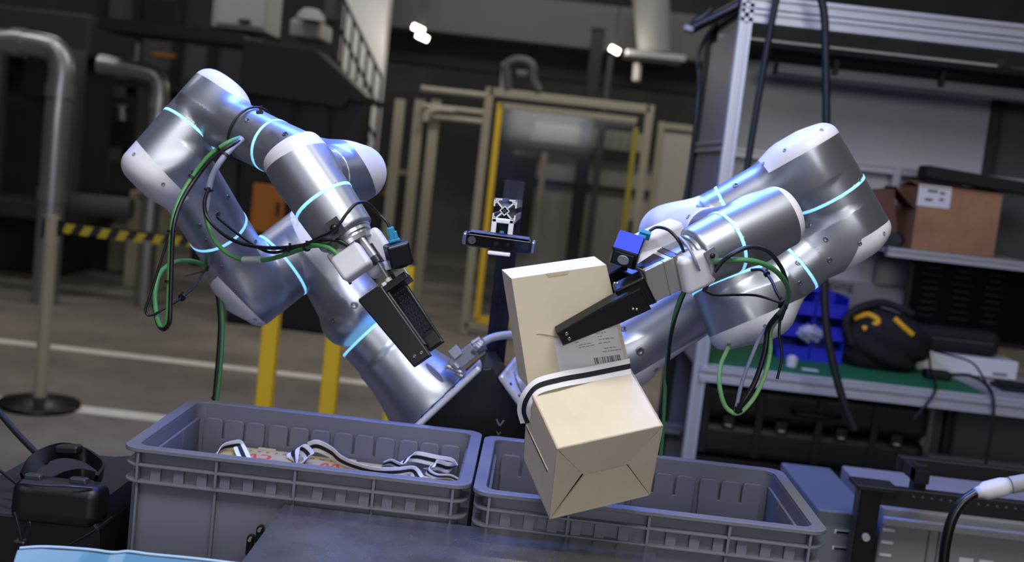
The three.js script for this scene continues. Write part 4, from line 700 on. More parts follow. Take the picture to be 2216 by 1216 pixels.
function makeCrate() {
  const H = 0.32, t = thing('crate', 'grey plastic crate half full of cartons below the bent arm', 'crate', V(0, 0, 0), undefined), m = C.bin;
  part('rim', frameRing(0.03, 0.022, 0, 0.022, -0.008, 0.008, 0.0015), m, t);
  part('shell', [frameRing(0.022, 0.019, 0.018, 0.0225, -H, H - 0.006)], m, t);
  part('bottom', box(0.56, 0.005, 0.36, 0.3, -H + 0.0025, -0.2), m, t);
  for (const y of [-0.031, -0.06]) part('stacking_rib', frameRing(0.03, 0.02, 0.003, 0.02, y - 0.002, 0.004, 0.0008), m, t);
  for (const x of [0.03, 0.165, 0.3, 0.435, 0.57]) for (const z of [-0.0105, -0.3895]) part('upright_rib', [box(0.0042, 0.055, 0.0165, x, -0.033, z), box(0.004, H - 0.06, 0.011, x, -0.06 - (H - 0.06) / 2, z < -0.2 ? z + 0.0028 : z - 0.0028)], m, t);
  for (const z of [-0.07, -0.2, -0.33]) for (const x of [0.0105, 0.5895]) part('upright_rib', box(0.0165, H - 0.01, 0.0042, x, -0.006 - (H - 0.01) / 2, z), m, t);
  // outer pockets between the two stacking ribs
  for (let i = 0; i < 13; i++) { const x = 0.06 + i * 0.04; if (Math.abs(((x - 0.03) / 0.135) % 1 - 0.5) > 0.46) continue; for (const z of [-0.012, -0.388]) part('pocket', box(0.017, 0.026, 0.009, x, -0.0455, z < -0.2 ? z + 0.002 : z - 0.002), m, t); }
  // inner divider tabs: four groups of three on each long wall, a panel with a slot on each short wall
  const tab = (x, w, zs) => { const g = prism([[-w / 2, -0.04], [w / 2, -0.04], [w / 2, -0.006], [w / 2 - 0.002, -0.002], [w / 2 - 0.006, 0], [-w / 2 + 0.006, 0], [-w / 2 + 0.002, -0.002], [-w / 2, -0.006]], 0.010, 0.0015); g.translate(x, -0.030, zs < 0.5 ? -0.0275 : -0.3725); return g; };
  for (const side of [0, 1]) for (let gq = 0; gq < 4; gq++) {
    const x0 = 0.04 + gq * 0.1325, w = 0.0355, gap = 0.0072;
    for (let k = 0; k < 3; k++) part('divider_tab', tab(x0 + w / 2 + k * (w + gap), w, side), m, t);
    part('divider_panel', box(3 * w + 2 * gap, H - 0.069 - 0.004, 0.010, x0 + (3 * w + 2 * gap) / 2, -0.069 - (H - 0.073) / 2, side ? -0.3725 : -0.0275, 0.0015), m, t);
  }
  for (const x of [0.026, 0.574]) for (const [z0, z1] of [[-0.375, -0.265], [-0.258, -0.13], [-0.123, -0.03]]) part('divider_panel', box(0.006, H - 0.036, z1 - z0, x, -0.031 - (H - 0.036) / 2, (z0 + z1) / 2, 0.0015), m, t);
  return t;
}
const crateA = makeCrate(); crateA.position.set(0, 1.0, 0);
const crateB = crateA.clone(); crateB.name = numbered('crate'); crateB.userData = { label: 'empty grey plastic crate under the hanging open carton', category: 'crate' }; scene.add(crateB); crateB.position.set(0.6035, 1.0, 0.0229); crateB.rotation.y = -0.0056;
for (const c of [crateA, crateB]) BASE.delete(c);
{ const t = thing('crate_table', 'dark steel table carrying both grey crates', 'table', V(0.6, 0, -0.2)), y = 0.68; part('table_top', box(1.24, 0.03, 0.42, 0.603, y - 0.0155, -0.19, 0.003), M.dark, t); for (const x of [0.02, 1.18]) for (const z of [-0.37, -0.02]) part('leg', box(0.04, y - 0.03, 0.04, x, (y - 0.03) / 2, z), M.dark, t); }
// steel table top in front of the crates
{
  const n = 1024, cv = document.createElement('canvas'); cv.width = cv.height = n; const c = cv.getContext('2d'), R = rng(21), rough = document.createElement('canvas'); rough.width = rough.height = n; const q = rough.getContext('2d');
  const im = c.createImageData(n, n), im2 = q.createImageData(n, n); for (let y = 0; y < n; y++) for (let x = 0; x < n; x++) { const i = (y * n + x) * 4, f = N1[((y >> 1) % 512) * 512 + ((x >> 1) % 512)], k = 150 + (f - 0.5) * 60 + (R() - 0.5) * 10; im.data.set([k, k * 0.99, k * 1.0, 255], i); const r = 62 + (f - 0.5) * 70 + (R() - 0.5) * 12; im2.data.set([r, r, r, 255], i); }
  c.putImageData(im, 0, 0); q.putImageData(im2, 0, 0);
  for (let i = 0; i < 420; i++) { const x = R() * n, y = R() * n, l = 5 + R() * 34, a = R() * 6.3, w = 0.4 + R() * 0.5; for (const [k, col] of [[c, `rgba(220,220,225,${0.12 + R() * 0.3})`], [q, 'rgba(200,200,200,0.35)']]) { k.strokeStyle = col; k.lineWidth = w; k.beginPath(); k.moveTo(x, y); k.quadraticCurveTo(x + Math.cos(a) * l * 0.5 + 6, y + Math.sin(a) * l * 0.5, x + Math.cos(a) * l, y + Math.sin(a) * l); k.stroke(); } }
  const tx = new THREE.CanvasTexture(cv), tr = new THREE.CanvasTexture(rough); tx.colorSpace = THREE.SRGBColorSpace; for (const k of [tx, tr]) { k.wrapS = k.wrapT = THREE.RepeatWrapping; k.repeat.set(1.5, 1.5); }
  const t = thing('steel_table', 'scratched shiny sheet steel table top pushed up to the crates', 'table', V(0.6, 0, 0.3)), y = 0.94, x0 = 0.2925, x1 = 0.915, z0 = 0.026, z1 = 0.75;
  part('table_top', box(x1 - x0, 0.004, z1 - z0, (x0 + x1) / 2, y - 0.002, (z0 + z1) / 2), mat(0xd6d2cc, 1.0, 0.8, { map: tx, roughnessMap: tr }), t);
  part('folded_edge', [box(0.003, 0.03, z1 - z0, x0 + 0.0015, y - 0.016, (z0 + z1) / 2), box(0.003, 0.03, z1 - z0, x1 - 0.0015, y - 0.016, (z0 + z1) / 2)], M.steel, t); for (const x of [x0 + 0.05, x1 - 0.05]) for (const z of [z0 + 0.06, z1 - 0.05]) part('leg', box(0.035, y - 0.02, 0.035, x, (y - 0.02) / 2, z), M.steel, t);
  for (const [px, py, h] of [[541, 1172, 40], [562, 1150, 34]]) { const p = onZ(px, py, 0.02), s = h / 1340, k = thing('black_clip', (h > 36 ? 'longer black clip with a steel pin at the crate, farther from the steel table' : 'shorter black clip with a steel pin at the crate, touching the steel table edge'), 'clip', V(p.x, p.y - s, 0.014), 'black clips beside the steel table'); part('clip_body', obox(V(p.x, p.y - s * 0.3, 0.014), V(1, 0, 0), V(0, 1, 0), V(0, 0, 1), 0.013, s * 1.3, 0.02, 0.006), C.black, k); part('clip_pin', cyl(V(p.x, p.y + s * 0.15, 0.02), V(p.x, p.y + s * 0.15, 0.027), 0.003, 0.003, 10), M.steel, k); }
}

// ================================================================ CARTONS AND STRAPS
function ribbon(P, W, width, lift = 0) {            // strip through points P with side directions W
  const curve = new THREE.CatmullRomCurve3(P, false, 'centripetal'), wc = new THREE.CatmullRomCurve3(W, false, 'centripetal'), n = P.length * 10, pos = [], idx = [];
  for (let i = 0; i <= n; i++) {
    const u = i / n, p = curve.getPoint(u), w = wc.getPoint(u).normalize(), tg = curve.getTangent(u), nn = tg.clone().cross(w).normalize();
    for (const [s, l] of [[-0.5, 0], [0.5, 0], [0.5, 0.0008], [-0.5, 0.0008]]) { const q = p.clone().addScaledVector(w, s * width).addScaledVector(nn, l === 0 ? -0.0004 - lift : 0.0004 + lift); pos.push(q.x, q.y, q.z); }
  }
  for (let i = 0; i < n; i++) for (let k = 0; k < 4; k++) { const a = i * 4 + k, b = i * 4 + (k + 1) % 4; idx.push(a, b, a + 4, b, b + 4, a + 4); }
  const g = new THREE.BufferGeometry(); g.setAttribute('position', new THREE.Float32BufferAttribute(pos, 3)); g.setIndex(idx); const f = g.toNonIndexed(); f.computeVertexNormals(); return clean(f);
}
function strap(label, pts, width, group) {          // white webbing with a dark middle stripe: [point, side direction]
  const P = pts.map((q) => q[0]), W = pts.map((q) => q[1]), t = thing('webbing_strap', label, 'strap', P[0].clone(), group);
  part('webbing', ribbon(P, W, width), C.webbing, t); part('dark_stripe', ribbon(P, W, width * 0.34, 0.0004), C.stripe, t, 'dark woven stripe'); return t;
}
const cartonMat = mat(0xffffff, 0.75, 0, { map: cartonMap });
// cartons lying in the left crate
function printTop(w, d, white) {
  const cv = document.createElement('canvas'); cv.width = 512; cv.height = Math.round(512 * d / w); const c = cv.getContext('2d'), R = rng(9);
  c.fillStyle = '#b59e68'; c.fillRect(0, 0, cv.width, cv.height); for (let i = 0; i < 5000; i++) { c.fillStyle = `rgba(${120 + R() * 120},${100 + R() * 100},60,0.08)`; c.fillRect(R() * cv.width, R() * cv.height, 1 + R() * 8, 1); }
  // print seen from the far side: canvas top = near edge of the carton here
  c.translate(cv.width / 2, 0); c.textAlign = 'center';
  c.fillStyle = '#c8431c'; c.font = 'bold 150px sans-serif'; c.fillText('CW', 0, cv.height - 120);
  c.fillStyle = '#3a3a34'; c.font = 'bold 44px sans-serif'; const s = 'BEARING'; for (let i = 0; i < 7; i++) c.fillText(s[i], (i - 3) * 58, cv.height - 46);
  const t = new THREE.CanvasTexture(cv); t.colorSpace = THREE.SRGBColorSpace; return t;
}
const topTex = printTop(0.16, 0.26);
function bearingCarton(label, x0, x1, z0, z1, y, tilt, paper) {
  const w = x1 - x0, d = z0 - z1, h = 0.2, cx = (x0 + x1) / 2, cz = (z0 + z1) / 2, t = thing('bearing_carton', label, 'carton', V(cx, y - h, cz));
  const m = new THREE.Matrix4().makeRotationZ(tilt).setPosition(cx, y, cz), put = (g) => g.applyMatrix4(m);
  part('carton_body', put(box(w, h, d, 0, -h / 2 - 0.001, 0)), cartonMat, t);
  part('printed_lid', put(quad(V(w / 2, 0.0005, -d / 2), V(-w / 2, 0.0005, -d / 2), V(-w / 2, 0.0005, d / 2), V(w / 2, 0.0005, d / 2))), mat(0xffffff, 0.75, 0, { map: topTex }), t, 'tan lid printed with red and black letters');
  part('tuck_tab', put(box(0.035, 0.004, 0.006, 0.01, 0.0, -d / 2 - 0.003)), cartonMat, t);
  if (paper) part('white_label', put(box(paper[2], 0.0008, paper[3], paper[0], 0.0012, paper[1])), M.white, t, 'white paper label');
  return t;
}
bearingCarton('tan bearing carton with a white label at the left end of the crate', 0.088, 0.238, -0.09, -0.355, 0.9225, 0.0, [-0.045, 0.04, 0.07, 0.17]);
bearingCarton('tan bearing carton lying in the middle of the row in the crate', 0.243, 0.412, -0.09, -0.352, 0.921, -0.01);
bearingCarton('tan bearing carton under tangled straps at the right end of the crate', 0.418, 0.565, -0.06, -0.31, 0.916, -0.02, [-0.02, -0.055, 0.1, 0.12]);
{ // straps on those cartons
  const y = 0.924, Q = (px, py, h) => { const p = onY(px, py, y + h); return p; }, X = V(1, 0, 0), Z = V(0, 0, 1), U = V(0, 1, 0), s = (a, b, c) => V(a, b, c).normalize();
  strap('striped webbing strap lying folded over the left bearing carton', [[Q(468, 985, 0.004), s(0.2, 0.3, 0.9)], [Q(485, 968, 0.006), s(0.2, 0.8, 0.6)], [Q(515, 963, 0.01), s(0.1, 0.9, 0.4)], [Q(518, 966, 0.014), s(0.9, 0.3, 0.3)], [Q(524, 980, 0.012), s(1, 0.2, 0.1)], [Q(533, 1000, 0.004), s(1, 0.1, 0.1)]], 0.027);
  strap('striped webbing strap standing in a twisted loop between two bearing cartons', [[Q(640, 1003, 0.002), s(0.3, 0.2, 0.9)], [Q(636, 975, 0.016), s(0.8, 0.6, 0.1)], [Q(650, 970, 0.02), s(0.7, 0.7, 0.2)], [Q(668, 985, 0.014), s(0.7, 0.6, 0.4)], [Q(660, 1000, 0.008), s(0.4, 0.9, 0.2)], [Q(640, 1018, 0.002), s(0.4, 0.8, 0.3)]], 0.03);
  strap('long striped webbing strap snaking across the middle bearing carton', [[Q(664, 970, 0.018), s(0.1, 0.9, 0.3)], [Q(685, 965, 0.02), s(0.1, 0.9, 0.3)], [Q(715, 978, 0.014), s(0.1, 0.9, 0.4)], [Q(735, 995, 0.008), s(0.2, 0.8, 0.5)], [Q(770, 1010, 0.006), s(0.1, 0.8, 0.6)], [Q(815, 1021, 0.006), s(0.0, 0.8, 0.6)], [Q(860, 1021, 0.008), s(0, 0.8, 0.6)], [Q(892, 1018, 0.008), s(0.3, 0.7, 0.5)], [Q(905, 1034, 0.004), s(0.8, 0.4, 0.4)]], 0.029);
  strap('striped webbing strap arched over the white label of the right carton', [[Q(828, 1004, 0.004), s(0.2, 0.6, 0.8)], [Q(845, 1000, 0.006), s(0.2, 0.7, 0.7)], [Q(868, 1008, 0.004), s(0.5, 0.6, 0.6)], [Q(880, 992, 0.018), s(0.7, 0.6, 0.3)], [Q(898, 988, 0.02), s(0.3, 0.9, 0.2)], [Q(940, 996, 0.018), s(0.1, 0.9, 0.2)], [Q(975, 1002, 0.016), s(0.1, 0.9, 0.3)], [Q(988, 1006, 0.014), s(0.2, 0.3, 0.9)], [Q(970, 1012, 0.012), s(0.0, 0.9, 0.3)], [Q(945, 1006, 0.01), s(0, 0.9, 0.3)], [Q(928, 1012, 0.006), s(0.9, 0.3, 0.2)]], 0.025);
  strap('small striped webbing curl beside the right crate wall', [[Q(930, 1010, 0.006), s(0.5, 0.8, 0.2)], [Q(926, 1020, 0.004), s(0.3, 0.8, 0.4)], [Q(945, 1030, 0.003), s(0.1, 0.7, 0.7)], [Q(975, 1032, 0.003), s(0, 0.7, 0.7)], [Q(992, 1040, 0.002), s(0.3, 0.6, 0.7)]], 0.019);
}
// ---------------------------------------------------------------- the open carton in the gripper
const HB = {};
{
  const k = 0.956, sc = (p) => EYE.clone().add(V(...p).sub(EYE).multiplyScalar(k));
  const D = sc([0.731, 1.116, 0.139]), x = V(0.91966, 0.2444, -0.30741).normalize(), y = V(-0.39144, 0.50723, -0.76779).normalize(), z = V(-0.03172, -0.82643, -0.56214).multiplyScalar(1).normalize();
  z.set(0.0287, -0.8264, -0.5571).normalize(); z.addScaledVector(x, -z.dot(x)).addScaledVector(y, -z.dot(y)).normalize();
  const w = 0.1816 * k, h = 0.1379 * k, l = 0.1741 * k, th = 0.003, at3 = (a, b, c) => D.clone().addScaledVector(x, a * w).addScaledVector(y, b * h).addScaledVector(z, c * l);
  Object.assign(HB, { D, x, y, z, w, h, l, at3 });
  const t = thing('open_carton', 'tan cardboard carton with white label and striped strap held by the right gripper', 'carton', at3(0.5, 0, 1)); HB.t = t;
  const panel = (nm, a, b, c, d, inn) => part(nm, hexa([a, b, c, d], inn.clone().multiplyScalar(th)), cartonMat, t);
  function hexa(q, v) { const p = [...q, ...q.map((e) => e.clone().add(v))], f = [[0, 1, 2, 3], [7, 6, 5, 4], [0, 4, 5, 1], [1, 5, 6, 2], [2, 6, 7, 3], [3, 7, 4, 0]]; return metreUV(join(f.map((i) => quad(...i.map((e) => p[e]))))); }
  HB.hexa = hexa;
  panel('front_panel', at3(0, 0, 0), at3(1, 0, 0), at3(1, 1, 0), at3(0, 1, 0), z);
  panel('side_panel', at3(0, 0, 0), at3(0, 0, 1), at3(0, 1, 1), at3(0, 1, 0), x); panel('side_panel', at3(1, 0, 0), at3(1, 0, 1), at3(1, 1, 1), at3(1, 1, 0), x.clone().negate());
  panel('back_panel', at3(0, 0, 1), at3(1, 0, 1), at3(1, 1, 1), at3(0, 1, 1), z.clone().negate());
  panel('top_panel', at3(0, 1, 0), at3(1, 1, 0), at3(1, 1, 1), at3(0, 1, 1), y.clone().negate());
  // four interlocked bottom flaps
  const e = 0.004, F = (a, c, sink = 0) => at3(a, sink, c), P1 = [0.3, 0.5], P2 = [0.72, 0.5], tri = (nm, q, s) => part(nm, hexa(q, y.clone().multiplyScalar(0.0025)), cartonMat, t);
  tri('bottom_flap', [F(0.004, 0.0), F(0.996, 0.0), F(P2[0], P2[1] - 0.006, 0.05), F(P1[0], P1[1] - 0.004, 0.05)]);
  tri('bottom_flap', [F(0.012, 1), F(1, 1), F(P2[0] + 0.005, P2[1] + 0.004, 0.05), F(P1[0] + 0.01, P1[1] + 0.006, 0.05)]);
  tri('bottom_flap', [F(0, 0.006), F(0, 0.994), F(P1[0] - 0.012, P1[1], 0.066), F(P1[0] - 0.008, P1[1] - 0.01, 0.066)]);
  tri('bottom_flap', [F(1, 0.012), F(1, 0.99), F(P2[0] + 0.014, P2[1] + 0.005, 0.066), F(P2[0] + 0.014, P2[1] - 0.01, 0.066)]);
  // slit on the side
  const s0 = hit(1140, 922, t), s1 = hit(1186, 1020, t);
  if (s0 && s1) { const a = s0.p, b = s1.p, d = unit(a, b), n = x.clone().negate(), u = d.clone().cross(n); part('side_slit', obox(lerpV(a, b, 0.5).addScaledVector(n, 0.0006), d, n, u, a.distanceTo(b), 0.0012, 0.007), mat(0xd9d2c2, 0.8), t, 'pale torn slit edge'); part('side_slit', obox(lerpV(a, b, 0.52).addScaledVector(n, 0.0012), d, n, u, a.distanceTo(b) * 0.97, 0.001, 0.0028), C.stripe, t, 'dark slit'); }
  // upright upper part
  const A = at3(0, 1, 0), TL = at(1107, 603, 1.752), up = TL.clone().sub(A), TR = at(1312, 573, 1.752 + (at3(1, 1, 0).clone().sub(EYE).dot(BACK) * -1 - A.clone().sub(EYE).dot(BACK) * -1) * 0.93), Bp = at3(1, 1, 0);
  const n = Bp.clone().sub(A).cross(up).normalize(); if (n.dot(BACK) < 0) n.negate(); HB.n = n; const thick = n.clone().multiplyScalar(-0.05);
  HB.upper = part('upper_box', hexa([A, Bp, TR, TL], thick), cartonMat, t); HB.A = A; HB.B = Bp; HB.TL = TL; HB.TR = TR;
  const xx = unit(TL, TR); part('top_tuck', hexa([lerpV(TL, TR, 0.36).addScaledVector(n, 0.0006), lerpV(TL, TR, 0.6).addScaledVector(n, 0.0006), lerpV(TL, TR, 0.58).addScaledVector(up, -0.03).addScaledVector(n, 0.0006), lerpV(TL, TR, 0.38).addScaledVector(up, -0.03).addScaledVector(n, 0.0006)], n.clone().multiplyScalar(-0.002)), mat(0xffffff, 0.75, 0, { map: cartonDark }), t);
  const cr = (px, py) => { const q = hit(px, py, t); return q ? q.p.addScaledVector(n, 0.0004) : null; }, c0 = cr(1124, 726), c1 = cr(1170, 722), c2 = cr(1204, 728);
  if (c0 && c1 && c2) part('crease', tube([c0, c1, c2], 0.0008, 20, 6), mat(0xb49f74, 0.8), t);
  // white label
  const cv = document.createElement('canvas'); cv.width = 640; cv.height = 420; const c = cv.getContext('2d'), R = rng(4); c.fillStyle = '#d9d9de'; c.fillRect(0, 0, 640, 420);
  c.fillStyle = '#55565c'; for (const [x0, y0, nn] of [[420, 30, 3], [430, 70, 2], [440, 110, 4], [430, 150, 3], [200, 90, 1], [230, 130, 3], [230, 160, 4], [470, 215, 3], [450, 250, 5]]) { let q = x0; for (let i = 0; i < nn; i++) { const ww = 14 + R() * 30; c.globalAlpha = 0.75; c.fillRect(q, y0, ww, 9); q += ww + 8; } }
  c.globalAlpha = 1; c.fillStyle = '#1a1b20'; for (let q = 350; q < 600;) { const ww = 2 + Math.floor(R() * 3) * 3; c.fillRect(q, 310, ww, 70); q += ww + 3 + Math.floor(R() * 3) * 3; }
  const tx = new THREE.CanvasTexture(cv); tx.colorSpace = THREE.SRGBColorSpace;
  const L = [[1211, 806], [1353, 786], [1335, 707], [1198, 733]].map(([px, py]) => hit(px, py, HB.upper)?.p.addScaledVector(n, 0.0007));
  if (L.every(Boolean)) part('white_label', quad(...L), mat(0xffffff, 0.6, 0, { map: tx }), t, 'white paper label with print and barcode');
  // strap round the fold
  const S = (px, py, d2, sx, sy, sz) => [at(px, py, d2), imgDir(sx, sy, sz)], dd = (p) => -p.clone().sub(EYE).dot(BACK), dA = dd(A) - 0.008, dB = dd(Bp) - 0.008;
  strap('striped webbing strap wrapped round the fold of the hanging open carton', [S(1142, 915, dA + 0.04, 0.9, -0.1, 0.3), S(1134, 890, dA + 0.022, 0.8, 0.2, 0.4), S(1140, 864, dA + 0.004, 0.6, 0.7, 0.2), S(1160, 838, dA - 0.004, 0.25, 0.95, 0.1), S(1210, 822, dA + 0.004, 0.1, 1, 0.1), S(1270, 811, (dA + dB) / 2, 0.1, 1, 0.1), S(1320, 801, dB - 0.01, 0.1, 1, 0.1), S(1364, 792, dB - 0.002, 0.1, 1, 0.1)], 0.0245);
}

// ================================================================ GRIPPERS, SENSORS, CABLES
function frameOf(o, g, uPix, roll = 0) {             // tool frame: g along the tool, u to the side, v to the viewer
  const u = imgDir(...uPix); u.addScaledVector(g, -u.dot(g)).normalize(); const v = u.clone().cross(g); if (v.dot(BACK) < 0) v.negate();
  if (roll) { const c = Math.cos(roll), s = Math.sin(roll), u2 = u.clone().multiplyScalar(c).addScaledVector(v, s), v2 = v.clone().multiplyScalar(c).addScaledVector(u, -s); u.copy(u2); v.copy(v2); }
  const L = (a, b, c) => o.clone().addScaledVector(u, a).addScaledVector(g, b).addScaledVector(v, c);
  return { u, g, v, L, box: (a0, a1, b0, b1, c0, c1, r = 0.002) => obox(L((a0 + a1) / 2, (b0 + b1) / 2, (c0 + c1) / 2), u, g, u.clone().cross(g), a1 - a0, b1 - b0, c1 - c0, r) };
}
const whiteMat = mat(0xc9c9d0, 0.45), metalDull = mat(0x9b9a98, 0.4, 0.5), glossBlack = mat(0x0a0a0e, 0.3);
function taperBar(F, a0, a1, b0, a2, a3, b1, c0, c1, drift = 0) {   // bar whose width changes along the tool
  const q = [[a0, b0], [a1, b0], [a3, b1], [a2, b1]], g = prism(q, c1 - c0, 0.002), w = F.u.clone().cross(F.g), s = w.dot(F.v) > 0 ? 1 : -1;
  return place(g, F.L(0, 0, (c0 + c1) / 2), F.u, F.g, w);
}
{ // left gripper, open
  const s = 0.000754, F = frameOf(LA.T7, left.n7, [0.83, -0.556, 0]), P = (n) => n * s;
  const t = thing('gripper', 'open black fingered gripper with white housings on the bent left arm', 'gripper', LA.T7);
  part('adapter', [cyl(F.L(0, 0.008, 0), F.L(0, P(24), 0), 0.036, 0.034, 36)], M.steel, t);
  part('mount_block', [F.box(P(-56), P(12), P(16), P(36), P(-10), P(40), 0.003)], metalDull, t);
  const h1 = part('front_housing', F.box(P(-53), P(17), P(30), P(89), P(8), P(64), 0.0075), whiteMat, t, 'rounded white plastic housing');
  const h2 = part('rear_housing', [F.box(P(-10), P(64), P(10), P(102), P(-52), P(-4), 0.0085)], whiteMat, t, 'rounded white plastic housing');
  part('housing_slot', F.box(P(20), P(32), P(24), P(40), P(-5), P(-3.4), 0.0006), M.mid, h2); part('screw', screwGeo(F.L(P(-8), P(24), P(40.5)), F.v, 0.003), C.screw, h1);
  part('cylinder', [cyl(F.L(P(24), P(22), P(22)), F.L(P(26), P(74), P(22)), P(8), P(8), 18)], M.steel, t); part('collar', cyl(F.L(P(26), P(72), P(22)), F.L(P(26), P(88), P(22)), P(12), P(12), 18), C.black, t);
  part('piston_rod', cyl(F.L(P(26), P(85), P(22)), F.L(P(23), P(140), P(22)), P(3.4), P(3.4), 12), M.steel, t); part('rod_nut', [cyl(F.L(P(23), P(128), P(22)), F.L(P(23), P(136), P(22)), P(8), P(8), 6), F.box(P(6), P(16), P(130), P(138), P(14), P(26), 0.001)], M.white, t);
  part('guide_rail', F.box(P(30), P(37), P(40), P(120), P(-4), P(4), 0.0008), C.black, t); part('side_plate', F.box(P(34), P(62), P(92), P(140), P(-44), P(-34), 0.002), metalDull, t); part('carriage', [F.box(P(-4), P(62), P(136), P(152), P(-46), P(26), 0.002)], glossBlack, t);
  part('cable_comb', [0, 1, 2, 3, 4].map((i) => F.box(P(-52), P(-46), P(72 + i * 4), P(74.5 + i * 4), P(10), P(18), 0)), C.black, t);
  const fA = part('finger', [taperBar(F, P(-49), P(4), P(140), P(-30), P(8), P(316), P(26), P(52)), F.box(P(-50), P(2), P(134), P(150), P(10), P(50), 0.002)], glossBlack, t);
  part('finger_pad', taperBar(F, P(4), P(9), P(158), P(8), P(12), P(290), P(22), P(40)), C.black, fA); for (const [a, b] of [[-18, 302], [-2, 304]]) part('screw', screwGeo(F.L(P(a), P(b), P(52.2)), F.v, 0.003), C.screw, fA);
  const fB = part('finger', [taperBar(F, P(4), P(44), P(140), P(8), P(40), P(298), P(-50), P(-26))], glossBlack, t);
  const studs = []; for (let r = 0; r < 11; r++) for (let k = 0; k < 4; k++) { const a = 13 + k * 7.2 + (r % 2 ? 3.6 : 0), b = 156 + r * 10.4; if (a > 38) continue; studs.push(turned(F.L(P(a), P(b), P(-26)), F.v, [[P(4.2), 0], [0.0001, P(4.6)]], 4)); }
  part('grip_pad', [...studs, F.box(P(8), P(41), P(150), P(268), P(-27), P(-25.6), 0.0004)], mat(0x2b2c34, 0.16, 0.3), fB, 'black pad with rows of pointed studs'); part('pad_rim', [F.box(P(40.5), P(43), P(146), P(290), P(-27), P(-22), 0.0004)], mat(0x15151c, 0.3), fB); part('tip_block', F.box(P(10), P(39), P(270), P(298), P(-28), P(-20), 0.001), glossBlack, fB);
}
{ // right gripper, closed on the carton
  const s = 0.00074, g = unit(RA.R7, RA.T7), F = frameOf(RA.T7, g, [-0.524, -0.852, 0], 0.48), P = (n) => n * s;
  const t = thing('gripper', 'closed gripper with pale metal body pinching the open carton', 'gripper', RA.T7);
  part('adapter', [cyl(F.L(0, 0.008, 0), F.L(0, P(30), 0), 0.028, 0.026, 36)], M.steel, t);
  part('metal_body', [F.box(P(-40), P(40), P(58), P(140), P(-46), P(34), 0.002)], mat(0xaaa8a8, 0.35, 0.55), t, 'pale metal gripper body'); part('body_seam', F.box(P(-40.5), P(40.5), P(92), P(93), P(-46.5), P(34.5), 0), M.mid, t); part('body_groove', F.box(P(-40.6), P(41), P(58), P(66), P(-47), P(34.8), 0), mat(0x6b675c, 0.5), t);
  part('top_window', F.box(P(39.5), P(41), P(80), P(138), P(-34), P(22), 0.0006), mat(0x0b0b10, 0.15), t, 'glossy dark top window'); for (let i = 0; i < 4; i++) part('top_line', F.box(P(40), P(41.6), P(52 + i * 5), P(54 + i * 5), P(-40), P(32), 0), C.black, t);
  part('top_cover', F.box(P(20), P(40.5), P(6), P(60), P(-42), P(24), 0.002), mat(0x8f93a8, 0.3, 0.6), t);
  part('white_housing', F.box(P(-50), P(34), P(-16), P(62), P(-18), P(58), 0.009), whiteMat, t, 'rounded white plastic housing');
  part('rear_housing', F.box(P(-20), P(76), P(-16), P(104), P(-84), P(-30), 0.009), whiteMat, t, 'rounded white plastic housing');
  const lamp = F.L(P(52), P(58), P(-42)); part('status_light', cyl(lamp, lamp.clone().addScaledVector(F.v, 0.003), 0.0035, 0.0035, 18), mat(0x163a20, 0.4, 0, { emissive: new THREE.Color(0.1, 0.9, 0.3), emissiveIntensity: 1.6 }), t, 'small green status light');
  part('corner_bolt', F.box(P(-41), P(-33), P(128), P(141), P(24), P(35), 0.001), mat(0x4b443c, 0.4, 0.5), t);
  // finger in front of the carton, laid on its face
  const tipHit = hit(1212, 716, HB.upper), n = HB.n, tip = tipHit ? tipHit.p.addScaledVector(n, 0.015) : at(1212, 716, 1.72), root = at(1392, 640, 1.775), ax = unit(root, tip), len = root.distanceTo(tip) + 0.006; const w = n.clone().addScaledVector(ax, -n.dot(ax)).normalize(), side = ax.clone().cross(w);
  const up = side.dot(UPV) > 0 ? side : side.clone().negate(), wz = ax.clone().cross(up);
  const fA = part('finger', [place(prism([[0, -0.019], [0, 0.019], [len * 0.35, 0.018], [len, 0.0105], [len, -0.0105], [len * 0.35, -0.018]], 0.026, 0.002), root, ax, up, wz)], glossBlack, t);
  for (const dy of [-0.005, 0.005]) part('screw', screwGeo(tip.clone().addScaledVector(ax, -0.006).addScaledVector(up, dy).addScaledVector(w, 0.013), w, 0.0028), mat(0x9a9ca2, 0.25, 0.9), fA);
  part('finger_root', [F.box(P(-34), P(34), P(138), P(162), P(-34), P(26), 0.003), obox(at(1372, 634, 1.79), ax, up, wz, 0.05, 0.05, 0.03, 0.004)], glossBlack, t);
  for (const [px, py] of [[1330, 613], [1336, 613], [1370, 668], [1378, 669]]) { const q = at(px, py, 1.765); part('screw', new THREE.SphereGeometry(0.0022, 10, 8).translate(q.x, q.y, q.z), mat(0xb0b2b8, 0.2, 0.9), t); }
  // finger behind the carton
  const back = tip.clone().addScaledVector(n, -0.05 - 0.03), rootB = root.clone().addScaledVector(n, -0.075).addScaledVector(up, 0.012); const axB = unit(rootB, back), upB = up.clone().addScaledVector(axB, -up.dot(axB)).normalize();
  part('finger', place(prism([[-0.015, -0.017], [-0.015, 0.017], [rootB.distanceTo(back), 0.011], [rootB.distanceTo(back), -0.011]], 0.022, 0.002), rootB, axB, upB, axB.clone().cross(upB)), glossBlack, t);
}
